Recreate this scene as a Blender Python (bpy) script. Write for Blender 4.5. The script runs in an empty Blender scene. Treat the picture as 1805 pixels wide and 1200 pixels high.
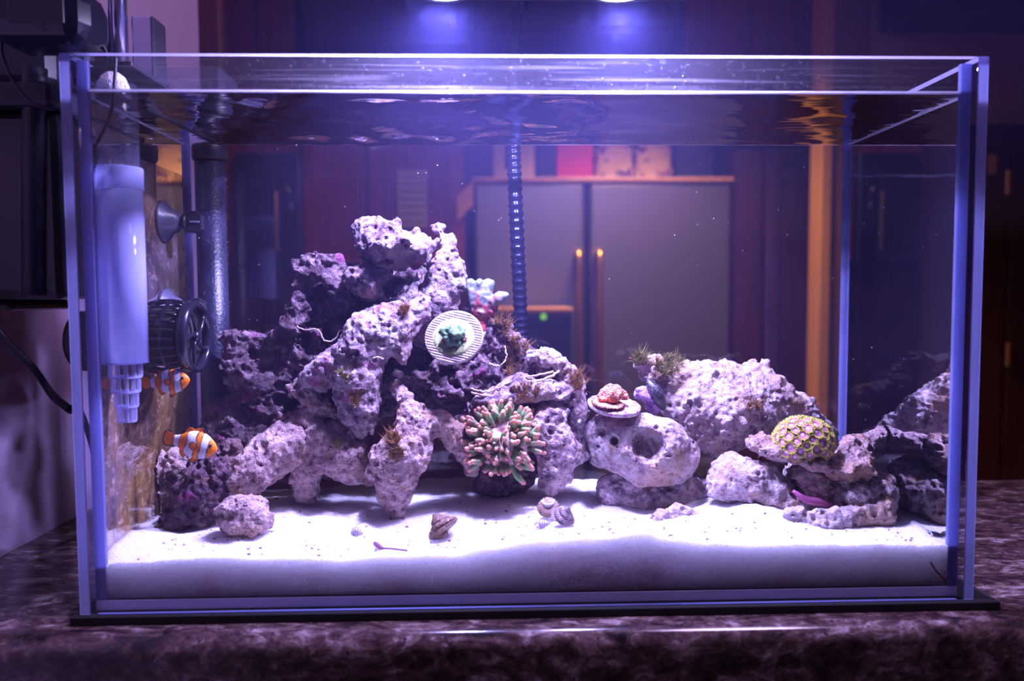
import bpy, bmesh, math, random
import numpy as np
from mathutils import Vector, Matrix, Quaternion

PI = math.pi
SC = bpy.context.scene
COL = SC.collection
rnd = random.Random(7)

# ------------------------------------------------------------------ camera
F, CX, CY, CZ, RX, RY, RZ = 1356.7, -.0288, -.5045, .2082, .0572, .0053, .0294
def _rot():
    c, s = math.cos(RZ), math.sin(RZ); A = np.array([[c, -s, 0], [s, c, 0], [0, 0, 1]])
    c, s = math.cos(RX), math.sin(RX); B = np.array([[1, 0, 0], [0, c, -s], [0, s, c]])
    c, s = math.cos(RY), math.sin(RY); C = np.array([[c, 0, -s], [0, 1, 0], [s, 0, c]])
    return C @ B @ A
MR = _rot(); ORG = np.array([CX, CY, CZ])
cam_d = bpy.data.cameras.new('camera'); cam = bpy.data.objects.new('camera', cam_d); COL.objects.link(cam)
cam_d.sensor_width = 36; cam_d.lens = F / 1805 * 36; cam_d.clip_start = .02
_r = MR.T
cam.matrix_world = Matrix(((_r[0, 0], _r[0, 2], -_r[0, 1], CX), (_r[1, 0], _r[1, 2], -_r[1, 1], CY), (_r[2, 0], _r[2, 2], -_r[2, 1], CZ), (0, 0, 0, 1)))
cam_d.dof.use_dof = True; cam_d.dof.focus_distance = .61; cam_d.dof.aperture_fstop = 4.6
SC.camera = cam

# ------------------------------------------------------------------ world, lights, exposure
SC.view_settings.view_transform = 'Standard'; SC.view_settings.look = 'None'
SC.view_settings.gamma = 1; SC.view_settings.exposure = .18; SC.view_settings.use_curve_mapping = False
cy = SC.cycles
cy.max_bounces = 12; cy.diffuse_bounces = 4; cy.glossy_bounces = 6; cy.transmission_bounces = 8
cy.transparent_max_bounces = 32; cy.volume_bounces = 0
cy.caustics_reflective = False; cy.caustics_refractive = False
cy.sample_clamp_indirect = 3; cy.use_denoising = True
w = bpy.data.worlds.new('world'); SC.world = w; w.use_nodes = True
w.node_tree.nodes['Background'].inputs[0].default_value = (.35, .26, .40, 1)
w.node_tree.nodes['Background'].inputs[1].default_value = .05

def light(name, kind, loc, power, color, size=.03, target=None, spread=PI):
    d = bpy.data.lights.new(name, kind); d.energy = power; d.color = color
    if kind == 'AREA': d.shape = 'DISK'; d.size = size; d.spread = spread
    else: d.shadow_soft_size = size
    o = bpy.data.objects.new(name, d); COL.objects.link(o); o.location = loc
    if target is not None:
        o.rotation_euler = (Vector(target) - Vector(loc)).to_track_quat('-Z', 'Y').to_euler()
    return o
LED = (.53, .425, 1.0)
LAMP_Y = .060
LAMP_X = (-.060, .067)
LAMP_Z = .4205
for lx in LAMP_X:
    light('led_light', 'AREA', (lx, LAMP_Y, LAMP_Z - .008), 4.6, LED, .022, (lx, LAMP_Y, 0))
# warm kitchen ceiling lamps, dimmed for the evening
light('kitchen_lamp', 'AREA', (.5, 1.7, 1.33), 21, (1.0, .52, .26), .3, (.5, 1.7, 0), 1.65)
light('kitchen_lamp_far', 'AREA', (-.45, 1.35, 1.33), 3.0, (1.0, .5, .25), .3, (-.45, 1.5, 0), 2.1)
light('counter_fill', 'AREA', (.50, -.14, 1.25), 13.0, (.68, .47, .98), .3, (-.3, .1, 0))  # added violet fill for wall, counter and sand face; no lamp hangs there

# ------------------------------------------------------------------ helpers
def ray(px, py): return MR.T @ np.array([(px - 902.5) / F, 1, -(py - 600) / F])
def at(px, py, y):
    d = ray(px, py); return ORG + d * (y - CY) / d[1]
def atz(px, py, z):
    d = ray(px, py); return ORG + d * (z - CZ) / d[2]
def mpp(y): return (y - CY) / F          # metres per photograph pixel at depth y

ORIGIN = {}
def link(o, parent=None, origin=(0, 0, 0)):
    COL.objects.link(o)
    if parent is not None:
        o.parent = parent
        o.location = Vector(origin) - Vector(ORIGIN[parent.name])
    else: o.location = origin
    ORIGIN[o.name] = tuple(origin)
    return o
def tag(o, label=None, cat=None, group=None, kind=None):
    if label: o['label'] = label
    if cat: o['category'] = cat
    if group: o['group'] = group
    if kind: o['kind'] = kind
    return o
def thing(name, loc, label, cat, group=None):
    o = bpy.data.objects.new(name, None); o.empty_display_size = .02
    link(o, None, tuple(float(v) for v in loc)); return tag(o, label, cat, group)

def frame_of(d):
    d = np.asarray(d, float); d = d / np.linalg.norm(d)
    a = np.array([0, 0, 1.]) if abs(d[2]) < .9 else np.array([1., 0, 0])
    u = np.cross(a, d); u /= np.linalg.norm(u); v = np.cross(d, u)
    return u, v, d

class MB:
    def __init__(s): s.v = []; s.f = []; s.m = []; s.c = []
    def add(s, vs, fs, mat=0, cols=None):
        b = len(s.v); s.v.extend([tuple(map(float, p)) for p in vs])
        s.f.extend([tuple(b + i for i in f) for f in fs]); s.m.extend([mat] * len(fs))
        s.c.extend(cols if cols is not None else [(1, 1, 1, 1)] * len(vs))
        return s
    def box(s, lo, hi, bev=0, mat=0):
        lo = np.minimum(lo, hi); hi2 = np.maximum(lo, hi)
        bm = bmesh.new(); bmesh.ops.create_cube(bm, size=1)
        for v in bm.verts:
            v.co = Vector([(lo[i] + hi2[i]) / 2 + v.co[i] * (hi2[i] - lo[i]) for i in range(3)])
        if bev: bmesh.ops.bevel(bm, geom=bm.edges[:], offset=bev, segments=2, affect='EDGES', profile=.5)
        bm.verts.index_update()
        s.add([v.co for v in bm.verts], [[v.index for v in f.verts] for f in bm.faces], mat); bm.free(); return s
    def tube(s, pts, rad, seg=12, caps=True, mat=0, cols=None):
        pts = np.asarray(pts, float); n = len(pts)
        rad = [rad] * n if np.isscalar(rad) else rad
        vs = []; cs = []
        t = np.gradient(pts, axis=0); u0 = None
        for i in range(n):
            d = t[i] / (np.linalg.norm(t[i]) + 1e-12)
            if u0 is None: u, v, d = frame_of(d)
            else:
                u = u0 - d * (u0 @ d); u /= np.linalg.norm(u); v = np.cross(d, u)
            u0 = u
            for k in range(seg):
                a = 2 * PI * k / seg
                vs.append(pts[i] + rad[i] * (math.cos(a) * u + math.sin(a) * v)); cs.append(cols[i] if cols else (1, 1, 1, 1))
        fs = [(i * seg + k, i * seg + (k + 1) % seg, (i + 1) * seg + (k + 1) % seg, (i + 1) * seg + k) for i in range(n - 1) for k in range(seg)]
        if caps: fs += [tuple(range(seg))[::-1], tuple((n - 1) * seg + k for k in range(seg))]
        return s.add(vs, fs, mat, cs)
    def lathe(s, prof, c, axis=(0, 0, 1), seg=32, mat=0, closed=False):
        u, v, d = frame_of(axis); c = np.asarray(c, float); vs = []
        for r, h in prof:
            for k in range(seg):
                a = 2 * PI * k / seg; vs.append(c + d * h + max(r, 1e-5) * (math.cos(a) * u + math.sin(a) * v))
        n = len(prof)
        fs = [(i * seg + k, i * seg + (k + 1) % seg, (i + 1) * seg + (k + 1) % seg, (i + 1) * seg + k) for i in range(n - 1) for k in range(seg)]
        if closed: fs += [((n - 1) * seg + k, (n - 1) * seg + (k + 1) % seg, (k + 1) % seg, k) for k in range(seg)]
        else: fs += [tuple(range(seg))[::-1], tuple((n - 1) * seg + k for k in range(seg))]
        return s.add(vs, fs, mat)
    def ball(s, c, r, seg=20, rings=12, mat=0):
        r = np.array([r] * 3 if np.isscalar(r) else r); c = np.asarray(c, float); vs = [c + r * (0, 0, -1)]
        for i in range(1, rings):
            a = -PI / 2 + PI * i / rings
            for k in range(seg):
                b = 2 * PI * k / seg; vs.append(c + r * (math.cos(a) * math.cos(b), math.cos(a) * math.sin(b), math.sin(a)))
        vs.append(c + r * (0, 0, 1)); L = len(vs) - 1
        fs = [(0, 1 + (k + 1) % seg, 1 + k) for k in range(seg)]
        for i in range(rings - 2):
            for k in range(seg):
                a = 1 + i * seg; fs.append((a + k, a + (k + 1) % seg, a + seg + (k + 1) % seg, a + seg + k))
        a = 1 + (rings - 2) * seg; fs += [(a + k, a + (k + 1) % seg, L) for k in range(seg)]
        return s.add(vs, fs, mat)
    def prism(s, poly, y0, y1, mat=0):
        n = len(poly); vs = [(x, y0, z) for x, z in poly] + [(x, y1, z) for x, z in poly]
        return s.add(vs, [tuple(range(n)), tuple(range(n, 2 * n))[::-1]] + [(i, i + n, (i + 1) % n + n, (i + 1) % n) for i in range(n)], mat)
    def build(s, name, mats, parent=None, origin=None, smooth=False, col=False):
        mats = mats if isinstance(mats, (list, tuple)) else [mats]
        V = np.array(s.v)
        if origin is None:
            origin = ORIGIN[parent.name] if parent is not None else ((V[:, 0].min() + V[:, 0].max()) / 2, (V[:, 1].min() + V[:, 1].max()) / 2, V[:, 2].min())
        origin = tuple(float(x) for x in origin)
        me = bpy.data.meshes.new(name); me.from_pydata((V - np.array(origin)).tolist(), [], s.f); me.update()
        bm = bmesh.new(); bm.from_mesh(me); bmesh.ops.recalc_face_normals(bm, faces=bm.faces); bm.to_mesh(me); bm.free()
        for m in mats: me.materials.append(m)
        if len(mats) > 1: me.polygons.foreach_set('material_index', s.m)
        if smooth: me.polygons.foreach_set('use_smooth', [True] * len(me.polygons))
        if col:
            a = me.color_attributes.new('Col', 'FLOAT_COLOR', 'POINT'); a.data.foreach_set('color', np.array(s.c, np.float32).ravel())
        o = bpy.data.objects.new(name, me); return link(o, parent, origin)

def auto_smooth(o, ang=35):
    me = o.data; bm = bmesh.new(); bm.from_mesh(me)
    for f in bm.faces: f.smooth = True
    for e in bm.edges:
        if len(e.link_faces) == 2 and e.calc_face_angle(0) > math.radians(ang): e.smooth = False
    bm.to_mesh(me); bm.free(); return o

def spline(pts, n):
    P = np.asarray(pts, float); m = len(P); out = []
    for i in range(n):
        t = i / (n - 1) * (m - 1); k = min(int(t), m - 2); u = t - k
        p0, p1, p2, p3 = P[max(k - 1, 0)], P[k], P[k + 1], P[min(k + 2, m - 1)]
        out.append(.5 * (2 * p1 + (p2 - p0) * u + (2 * p0 - 5 * p1 + 4 * p2 - p3) * u * u + (3 * p1 - p0 - 3 * p2 + p3) * u ** 3))
    return np.array(out)

# ------------------------------------------------------------------ materials
class NT:
    def __init__(s, name):
        s.mat = bpy.data.materials.new(name); s.mat.use_nodes = True; s.t = s.mat.node_tree; s.t.nodes.clear()
        s.out = s.n('OutputMaterial')
    def n(s, t, **kw):
        nd = s.t.nodes.new('ShaderNode' + t)
        for k, v in kw.items(): setattr(nd, k, v)
        return nd
    def l(s, a, b): s.t.links.new(a, b)
    def set(s, sock, v):
        if hasattr(v, 'is_output'): s.l(v, sock)
        elif isinstance(v, (tuple, list)) and len(v) == 3 and sock.type == 'RGBA': sock.default_value = (*v, 1)
        else: sock.default_value = v
    def pos(s, scale=1.0, stretch=None):
        g = s.n('TexCoord').outputs['Object']
        if stretch is None: return g
        m = s.n('Mapping'); s.l(g, m.inputs[0]); m.inputs['Scale'].default_value = stretch; return m.outputs[0]
    def noise(s, scale, detail=4, rough=.55, vec=None, dist=0):
        nd = s.n('TexNoise'); s.l(vec if vec is not None else s.pos(), nd.inputs['Vector'])
        nd.inputs['Scale'].default_value = scale; nd.inputs['Detail'].default_value = detail; nd.inputs['Roughness'].default_value = rough
        nd.inputs['Distortion'].default_value = dist
        return nd.outputs['Fac']
    def vor(s, scale, feature='F1', vec=None, out='Distance'):
        nd = s.n('TexVoronoi', feature=feature); s.l(vec if vec is not None else s.pos(), nd.inputs['Vector']); nd.inputs['Scale'].default_value = scale
        return nd.outputs[out]
    def ramp(s, fac, stops, interp='LINEAR'):
        r = s.n('ValToRGB'); r.color_ramp.interpolation = interp; e = r.color_ramp.elements
        while len(e) < len(stops): e.new(.5)
        for el, (p, c) in zip(e, stops):
            el.position = p; el.color = (*c, 1) if len(c) == 3 else c
        s.l(fac, r.inputs[0]); return r.outputs[0]
    def g(s, fac, a, b): return s.ramp(fac, [(a, (0, 0, 0)), (b, (1, 1, 1))])
    def mix(s, f, a, b, mode='MIX'):
        m = s.n('MixRGB', blend_type=mode); s.set(m.inputs[0], f); s.set(m.inputs[1], a); s.set(m.inputs[2], b); return m.outputs[0]
    def math(s, op, a, b=0):
        m = s.n('Math', operation=op); s.set(m.inputs[0], a); s.set(m.inputs[1], b); return m.outputs[0]
    def bump(s, h, strength=1, dist=.001, normal=None):
        b = s.n('Bump'); s.l(h, b.inputs['Height']); b.inputs['Strength'].default_value = strength; b.inputs['Distance'].default_value = dist
        if normal is not None: s.l(normal, b.inputs['Normal'])
        return b.outputs[0]
    def pbr(s, col, rough=.5, metal=0, normal=None, spec=.5, **kw):
        p = s.n('BsdfPrincipled'); s.set(p.inputs['Base Color'], col); s.set(p.inputs['Roughness'], rough); p.inputs['Metallic'].default_value = metal
        p.inputs['Specular IOR Level'].default_value = spec
        if normal is not None: s.l(normal, p.inputs['Normal'])
        for k, v in kw.items(): s.set(p.inputs[k], v)
        return p.outputs[0]
    def mixs(s, f, a, b):
        m = s.n('MixShader'); s.set(m.inputs[0], f); s.l(a, m.inputs[1]); s.l(b, m.inputs[2]); return m.outputs[0]
    def end(s, sh, vol=None):
        s.l(sh, s.out.inputs['Surface'])
        if vol is not None: s.l(vol, s.out.inputs['Volume'])
        return s.mat

def plain(name, col, rough=.5, metal=0, var=.12, scale=40, spec=.5):
    t = NT(name); n = t.noise(scale)
    c = t.mix(n, tuple(max(0, x * (1 - var)) for x in col), tuple(min(1, x * (1 + var)) for x in col))
    return t.end(t.pbr(c, rough, metal, None, spec))

def glassy(name, tint=(.93, .95, 1.0), ior=1.45, rough=0.0, normal_scale=None):
    t = NT(name); tr = t.n('BsdfTransparent'); tr.inputs[0].default_value = (*tint, 1)
    gl = t.n('BsdfGlossy'); gl.inputs['Roughness'].default_value = rough; gl.inputs[0].default_value = (1, 1, 1, 1)
    fr = t.n('Fresnel'); fr.inputs['IOR'].default_value = ior
    # a thin pane shows the reflection of its outer face only: the inner faces do not trap light
    geo = t.n('NewGeometry'); f = t.math('MULTIPLY', fr.outputs[0], t.math('SUBTRACT', 1.0, geo.outputs['Backfacing']))
    return t.end(t.mixs(f, tr.outputs[0], gl.outputs[0]))

M = {}
M['glass'] = glassy('clear_glass')
def edge_mat(name, col, tl=.75):
    t = NT(name); a = t.n('BsdfTranslucent'); b = t.n('BsdfDiffuse'); c = t.n('BsdfGlossy'); c.inputs['Roughness'].default_value = .2
    n = t.noise(300, 3, vec=t.pos(stretch=(1, 1, .2)))
    cc = t.mix(n, tuple(x * .8 for x in col), col)
    t.l(cc, a.inputs[0]); t.l(cc, b.inputs[0])
    return t.end(t.mixs(.06, t.mixs(1 - tl, a.outputs[0], b.outputs[0]), c.outputs[0]))
M['edge'] = edge_mat('polished_glass_edge', (.52, .56, 1.0), .85)
M['silicone'] = edge_mat('clear_silicone', (.50, .54, .95), .75)
M['black'] = plain('black_plastic', (.012, .012, .018), .35)
M['black_gloss'] = plain('glossy_black_plastic', (.010, .010, .018), .16)
M['black_matte'] = plain('black_foam', (.006, .006, .008), .9)
M['white_plastic'] = plain('white_plastic', (.8, .8, .82), .4)
M['gold'] = plain('brass', (.8, .45, .12), .3, 1)

def rock_mat(name, pale, mid, dark, brown, bias=.5, brownamt=.35, pink=None, bumps=1.0):
    t = NT(name)
    n1 = t.noise(38, 6, .65); n2 = t.noise(120, 5, .7); n3 = t.noise(420, 4, .7); n4 = t.noise(16, 3, .5)
    v1 = t.vor(330, 'F1'); v2 = t.vor(760, 'F1')
    h = t.math('ADD', t.math('MULTIPLY', n1, .5), t.math('MULTIPLY', n2, .5))
    c = t.ramp(h, [(bias - .11, dark), (bias - .03, mid), (bias + .04, pale), (bias + .14, tuple(min(1, x * 1.2) for x in pale))])
    c = t.mix(t.math('MULTIPLY', t.g(n4, .5, .62), brownamt), c, brown)
    c = t.mix(t.math('MULTIPLY', t.g(t.noise(70, 4, .6), .56, .68), brownamt), c, brown)
    if pink: c = t.mix(t.math('MULTIPLY', t.g(t.noise(55, 3), .6, .66), .7), c, pink)
    pit = t.g(v1, .0, .22)
    c = t.mix(t.math('MULTIPLY', t.math('SUBTRACT', 1.0, pit), .55), c, tuple(x * .5 for x in dark))
    c = t.mix(t.math('MULTIPLY', t.g(n3, .5, .75), .35), c, tuple(min(1, x * 1.3) for x in pale))
    hh = t.math('ADD', t.math('ADD', t.math('MULTIPLY', n2, 1.0), t.math('MULTIPLY', n3, .5)), t.math('ADD', t.math('MULTIPLY', pit, .5), t.math('MULTIPLY', t.g(v2, 0, .35), .18)))
    nm = t.bump(hh, .9 * bumps, .0035)
    return t.end(t.pbr(c, .8, 0, nm, .25))
M['rock'] = rock_mat('reef_rock', (.50, .405, .425), (.26, .175, .21), (.055, .028, .05), (.25, .14, .06), .50, .5, (.42, .10, .26))
M['rock_top'] = rock_mat('cap_reef_rock', (.36, .29, .30), (.20, .135, .155), (.04, .02, .04), (.20, .11, .05), .51, .5, (.30, .08, .18))
M['rock_pale'] = rock_mat('pale_reef_rock', (.50, .42, .43), (.30, .215, .225), (.08, .042, .055), (.34, .18, .07), .48, .6, None)
M['rock_dark'] = rock_mat('dark_reef_rock', (.24, .165, .185), (.075, .042, .055), (.016, .008, .014), (.10, .05, .03), .52, .5, (.30, .06, .2))
M['rock_algae'] = rock_mat('algae_covered_rock', (.22, .13, .15), (.09, .045, .07), (.03, .015, .03), (.12, .07, .03), .52, .7, (.3, .06, .22), 1.4)
M['rock_tan'] = rock_mat('tan_reef_rock', (.55, .40, .39), (.34, .22, .22), (.10, .05, .06), (.32, .16, .06), .49, .65, None, 1.25)

def hair_mat(name, a, b):
    t = NT(name); c = t.mix(t.noise(200), a, b)
    tl = t.n('BsdfTranslucent'); t.l(c, tl.inputs[0]); return t.end(t.mixs(.4, t.pbr(c, .7), tl.outputs[0]))
M['hair_brown'] = hair_mat('brown_algae', (.30, .15, .05), (.45, .28, .12))
M['hair_green'] = hair_mat('green_algae', (.22, .19, .04), (.38, .32, .12))

def col_mat(name, rough=.45, sss=0):
    t = NT(name); a = t.n('Attribute'); a.attribute_name = 'Col'
    return t.end(t.pbr(a.outputs['Color'], rough, 0, None, .4))
M['col'] = col_mat('coloured_skin')

# ------------------------------------------------------------------ rock engine: implicit limbs, noise, pits, surface nets
def interp_matrix(n_out, step, lam, off):
    x = (np.arange(n_out) * step) / lam + off
    k = np.floor(x).astype(int); u = x - k; n = k.max() + 4; Wm = np.zeros((n_out, n), np.float32)
    ws = [(1 - u) ** 3 / 6, (3 * u ** 3 - 6 * u ** 2 + 4) / 6, (-3 * u ** 3 + 3 * u ** 2 + 3 * u + 1) / 6, u ** 3 / 6]
    for j in range(4): Wm[np.arange(n_out), k + j] = ws[j]
    return Wm
def grid_noise(shape, step, lam, rng):
    A = [interp_matrix(shape[i], step, lam, rng.random()) for i in range(3)]
    L = rng.standard_normal([a.shape[1] for a in A]).astype(np.float32)
    L = np.tensordot(A[0], L, (1, 0)); L = np.tensordot(L, A[1], (1, 1)); L = np.tensordot(L, A[2], (1, 1))
    return L * 1.7
def caps(X, Y, Z, chain, ys):
    """distance to a chain of balls (world point, radius) joined by cones; depth flattened by ys"""
    out = None
    def one(a, b, ra, rb):
        ba = b - a; ba[1] /= ys; L = max(ba @ ba, 1e-12)
        px, py, pz = X - a[0], (Y - a[1]) / ys, Z - a[2]
        h = np.clip((px * ba[0] + py * ba[1] + pz * ba[2]) / L, 0, 1)
        return np.sqrt((px - h * ba[0]) ** 2 + (py - h * ba[1]) ** 2 + (pz - h * ba[2]) ** 2) - (ra + (rb - ra) * h)
    if len(chain) == 1: chain = chain * 2
    for (a, ra), (b, rb) in zip(chain[:-1], chain[1:]):
        d = one(np.array(a), np.array(b), ra, rb)
        out = d if out is None else np.minimum(out, d)
    return out
def smin(a, b, k):
    h = np.clip(.5 + .5 * (b - a) / k, 0, 1); return b + (a - b) * h - k * h * (1 - h)
def surface_nets(D, lo, step):
    nx, ny, nz = D.shape; ins = D < 0
    cnt = np.zeros((nx - 1, ny - 1, nz - 1), np.int8)
    corners = [(i, j, k) for i in (0, 1) for j in (0, 1) for k in (0, 1)]
    sl = lambda c: (slice(c[0], nx - 1 + c[0]), slice(c[1], ny - 1 + c[1]), slice(c[2], nz - 1 + c[2]))
    for c in corners: cnt += ins[sl(c)]
    act = (cnt > 0) & (cnt < 8); idx = np.argwhere(act); vid = -np.ones(act.shape, np.int32); vid[act] = np.arange(len(idx))
    S = np.zeros((len(idx), 3)); W_ = np.zeros(len(idx)); I, J, K = idx.T
    for a in corners:
        for ax in range(3):
            if a[ax]: continue
            b = list(a); b[ax] = 1
            da = D[I + a[0], J + a[1], K + a[2]]; db = D[I + b[0], J + b[1], K + b[2]]
            x = (da < 0) != (db < 0); tt = np.where(x, da / np.where(x, da - db, 1), 0)
            p = np.tile(np.array(a, float), (len(idx), 1)); p[:, ax] = tt
            S[x] += p[x]; W_[x] += 1
    V = (idx + S / W_[:, None]) * step + lo
    faces = []
    for ax in range(3):
        o1, o2 = [(1, 2), (2, 0), (0, 1)][ax]
        a = [slice(None)] * 3; b = [slice(None)] * 3; a[ax] = slice(0, -1); b[ax] = slice(1, None)
        s0, s1 = ins[tuple(a)], ins[tuple(b)]; e = np.argwhere(s0 != s1)
        ok = (e[:, o1] > 0) & (e[:, o2] > 0) & (e[:, o1] < D.shape[o1] - 1) & (e[:, o2] < D.shape[o2] - 1); e = e[ok]
        q = []
        for d1, d2 in ((0, 0), (-1, 0), (-1, -1), (0, -1)):
            c = e.copy(); c[:, o1] += d1; c[:, o2] += d2; q.append(vid[c[:, 0], c[:, 1], c[:, 2]])
        q = np.array(q).T; fl = ins[e[:, 0], e[:, 1], e[:, 2]]
        q[~fl] = q[~fl][:, ::-1]; faces.append(q)
    Fc = np.concatenate(faces)
    # keep the largest connected piece
    lab = np.arange(len(V))
    E = np.concatenate([Fc[:, [0, 1]], Fc[:, [1, 2]], Fc[:, [2, 3]]])
    while True:
        m = np.minimum(lab[E[:, 0]], lab[E[:, 1]]); new = lab.copy()
        np.minimum.at(new, E[:, 0], m); np.minimum.at(new, E[:, 1], m); new = new[new]
        if (new == lab).all(): break
        lab = new
    big = np.bincount(lab).argmax(); keep = lab == big; mp = np.cumsum(keep) - 1
    return V[keep], mp[Fc[keep[Fc[:, 0]]]]

ROCK_V = {}
def to_chain(ch):
    return [(at(p[0], p[1], p[2]), p[3] * mpp(p[2])) for p in ch]
def rock(name, label, chains, mat, neg=(), step=.0014, amp=1.0, pits=60, pit_r=(.0012, .004), seed=1, k=.008, parent=None, cat='rock', group=None, floor=None, ridge=.55, cav=0):
    step = step * .74
    rng = np.random.default_rng(seed)
    P = []; N = []
    for ch in chains:
        ys = 1.0
        if isinstance(ch, tuple): ch, ys = ch
        P.append((to_chain(ch), ys))
    for ch in neg:
        ys = 1.0
        if isinstance(ch, tuple): ch, ys = ch
        N.append((to_chain(ch), ys))
    pts = np.array([c[0] for ch, _ in P for c in ch]); rr = np.array([c[1] for ch, _ in P for c in ch])
    lo = (pts - rr[:, None]).min(0) - .010 - amp * .004; hi = (pts + rr[:, None]).max(0) + .010 + amp * .004
    lo[1] = max(lo[1], .008); hi[1] = min(hi[1], .187 + 2 * step); lo[0] = max(lo[0], -.2908); hi[0] = min(hi[0], .2915)
    n = np.ceil((hi - lo) / step).astype(int) + 1
    ax = [lo[i] + np.arange(n[i]) * step for i in range(3)]
    X, Y, Z = [a.astype(np.float32) for a in np.meshgrid(*ax, indexing='ij', sparse=True)]
    D = None
    for ch, ys in P:
        d = caps(X, Y, Z, ch, ys); D = d if D is None else smin(D, d, k)
    sh = D.shape
    n1 = grid_noise(sh, step, .026, rng); n2 = grid_noise(sh, step, .011, rng); n3 = grid_noise(sh, step, .0052, rng); n4 = grid_noise(sh, step, .0027, rng)
    for ch, ys in N:
        d = caps(X, Y, Z, ch, ys) + amp * .0010 * n2; D = -smin(-D, d, .004)
    n5 = grid_noise(sh, step, .0017, rng); q2 = np.abs(grid_noise(sh, step, .0105, rng)); q3 = np.abs(grid_noise(sh, step, .0052, rng)); q4 = np.abs(grid_noise(sh, step, .0027, rng))
    D = D + amp * (.0032 * n1 + .0016 * n2 + .0011 * n3 + .0009 * n4 + .0006 * n5) + ridge * (.0034 * (q2 - .5) - .0025 * (q3 - .5) + .0017 * (q4 - .5))
    if cav:
        for i in np.argwhere(np.abs(D) < step)[rng.integers(0, max(1, (np.abs(D) < step).sum()), cav)]:
            c = [lo[a] + i[a] * step for a in range(3)]; r = .0035 + .004 * rng.random()
            D = np.maximum(D, r - np.sqrt((X - c[0]) ** 2 + ((Y - c[1]) / 1.2) ** 2 + (Z - c[2]) ** 2) + amp * .0012 * n3)
    # pits
    surf = np.argwhere(np.abs(D) < step)
    if pits and len(surf):
        for i in surf[rng.integers(0, len(surf), pits)]:
            r = pit_r[0] + (pit_r[1] - pit_r[0]) * rng.random() ** 2.5; m = int(r / step) + 3
            s_ = tuple(slice(max(0, i[a] - m), i[a] + m + 1) for a in range(3))
            c = [lo[a] + i[a] * step for a in range(3)]
            d = np.sqrt((X[s_[0]] - c[0]) ** 2 + (Y[:, s_[1]] - c[1]) ** 2 + (Z[:, :, s_[2]] - c[2]) ** 2) - r
            D[s_] = np.maximum(D[s_], -d)
    # closed at the edges of the box: glass panes stay clear
    D[0] = D[-1] = 1; D[:, 0] = D[:, -1] = 1; D[:, :, 0] = D[:, :, -1] = 1
    wy = np.clip((.1835 - ax[1]) / step, -1, 1)[None, :, None]; D = np.maximum(D, -wy * step)
    if floor is not None: D = np.maximum(D, (floor - ax[2])[None, None, :])
    V, Fq = surface_nets(D, lo, step)
    ROCK_V[name + label[:20]] = V
    org = np.array([V[:, 0].mean(), V[:, 1].mean(), V[:, 2].min()])
    if parent is not None: org = np.array(ORIGIN[parent.name])
    me = bpy.data.meshes.new(name)
    me.vertices.add(len(V)); me.vertices.foreach_set('co', (V - org).astype(np.float32).ravel())
    me.loops.add(Fq.size); me.loops.foreach_set('vertex_index', Fq.ravel().astype(np.int32))
    me.polygons.add(len(Fq)); me.polygons.foreach_set('loop_start', np.arange(0, Fq.size, 4, dtype=np.int32))
    me.polygons.foreach_set('use_smooth', np.ones(len(Fq), bool)); me.materials.append(mat); me.update(calc_edges=True); me.validate()
    o = bpy.data.objects.new(name, me); link(o, parent, tuple(float(x) for x in org))
    if parent is None: tag(o, label, cat, group)
    o_V = V
    return o, V

def surf_point(V, px, py, tol=9):
    """the rock vertex nearest to the camera along the line of sight of a photograph pixel"""
    d = V - ORG; q = d @ MR.T; u = 902.5 + F * q[:, 0] / q[:, 1]; v = 600 - F * q[:, 2] / q[:, 1]
    e = np.hypot(u - px, v - py); ok = e < max(tol, e.min() + 1)
    i = np.where(ok)[0][np.argmin(q[ok, 1])]; return V[i]

def tuft(parent, V, px, py, rpx, n, mat, length=.006, seed=0, up=.8, name='algae_tuft'):
    rng = random.Random(seed); mb = MB()
    for i in range(int(n * 1.7)):
        a = rng.random() * 2 * PI; rr = rpx * math.sqrt(rng.random())
        p = surf_point(V, px + rr * math.cos(a), py + rr * math.sin(a), 6)
        d = np.array([rng.gauss(0, .6), -.5 + rng.gauss(0, .4), up + rng.gauss(0, .35)]); d /= np.linalg.norm(d)
        L = length * (.5 + rng.random()); b = np.array([rng.gauss(0, .3), rng.gauss(0, .3), rng.gauss(0, .3)]) * L
        mb.tube([p - d * .001, p + d * L * .5 + b * .35, p + d * L + b], [.0003, .00024, .00004], 3, False)
    o = mb.build(name, mat, parent); o['kind'] = 'stuff'; return o


# ================================================================== ROOM
CT = -.0058            # counter top height (tank glass starts at 0, on its mat)
FLOOR = -1.07
t = NT('painted_wall'); n = t.noise(6, 3); M['wall'] = t.end(t.pbr(t.mix(n, (.44, .33, .47), (.50, .38, .52)), .8, 0, t.bump(t.noise(90, 4, vec=t.pos(stretch=(1, .12, 1))), .35, .002)))
t = NT('kitchen_wall_paint'); M['wall_back'] = t.end(t.pbr(t.mix(t.noise(4, 3), (.36, .22, .15), (.42, .26, .18)), .8))
def wood(name, a, b, rough=.35):
    t = NT(name); n = t.noise(5, 6, .6, t.pos(stretch=(7, 7, .5)), .6)
    return t.end(t.pbr(t.mix(t.g(n, .35, .65), a, b), rough, 0, None, .4))
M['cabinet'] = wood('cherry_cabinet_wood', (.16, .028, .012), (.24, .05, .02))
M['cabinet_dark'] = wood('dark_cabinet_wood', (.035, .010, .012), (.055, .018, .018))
M['oak'] = wood('oak_and_lit_wood', (.42, .20, .07), (.52, .27, .10))  # also holds the lit tone of the casing edge and cabinet end
M['floorwood'] = wood('kitchen_floor_wood', (.10, .05, .025), (.16, .08, .04))
M['ceil'] = plain('ceiling_paint', (.35, .32, .30), .9)
t = NT('polished_granite')
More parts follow.
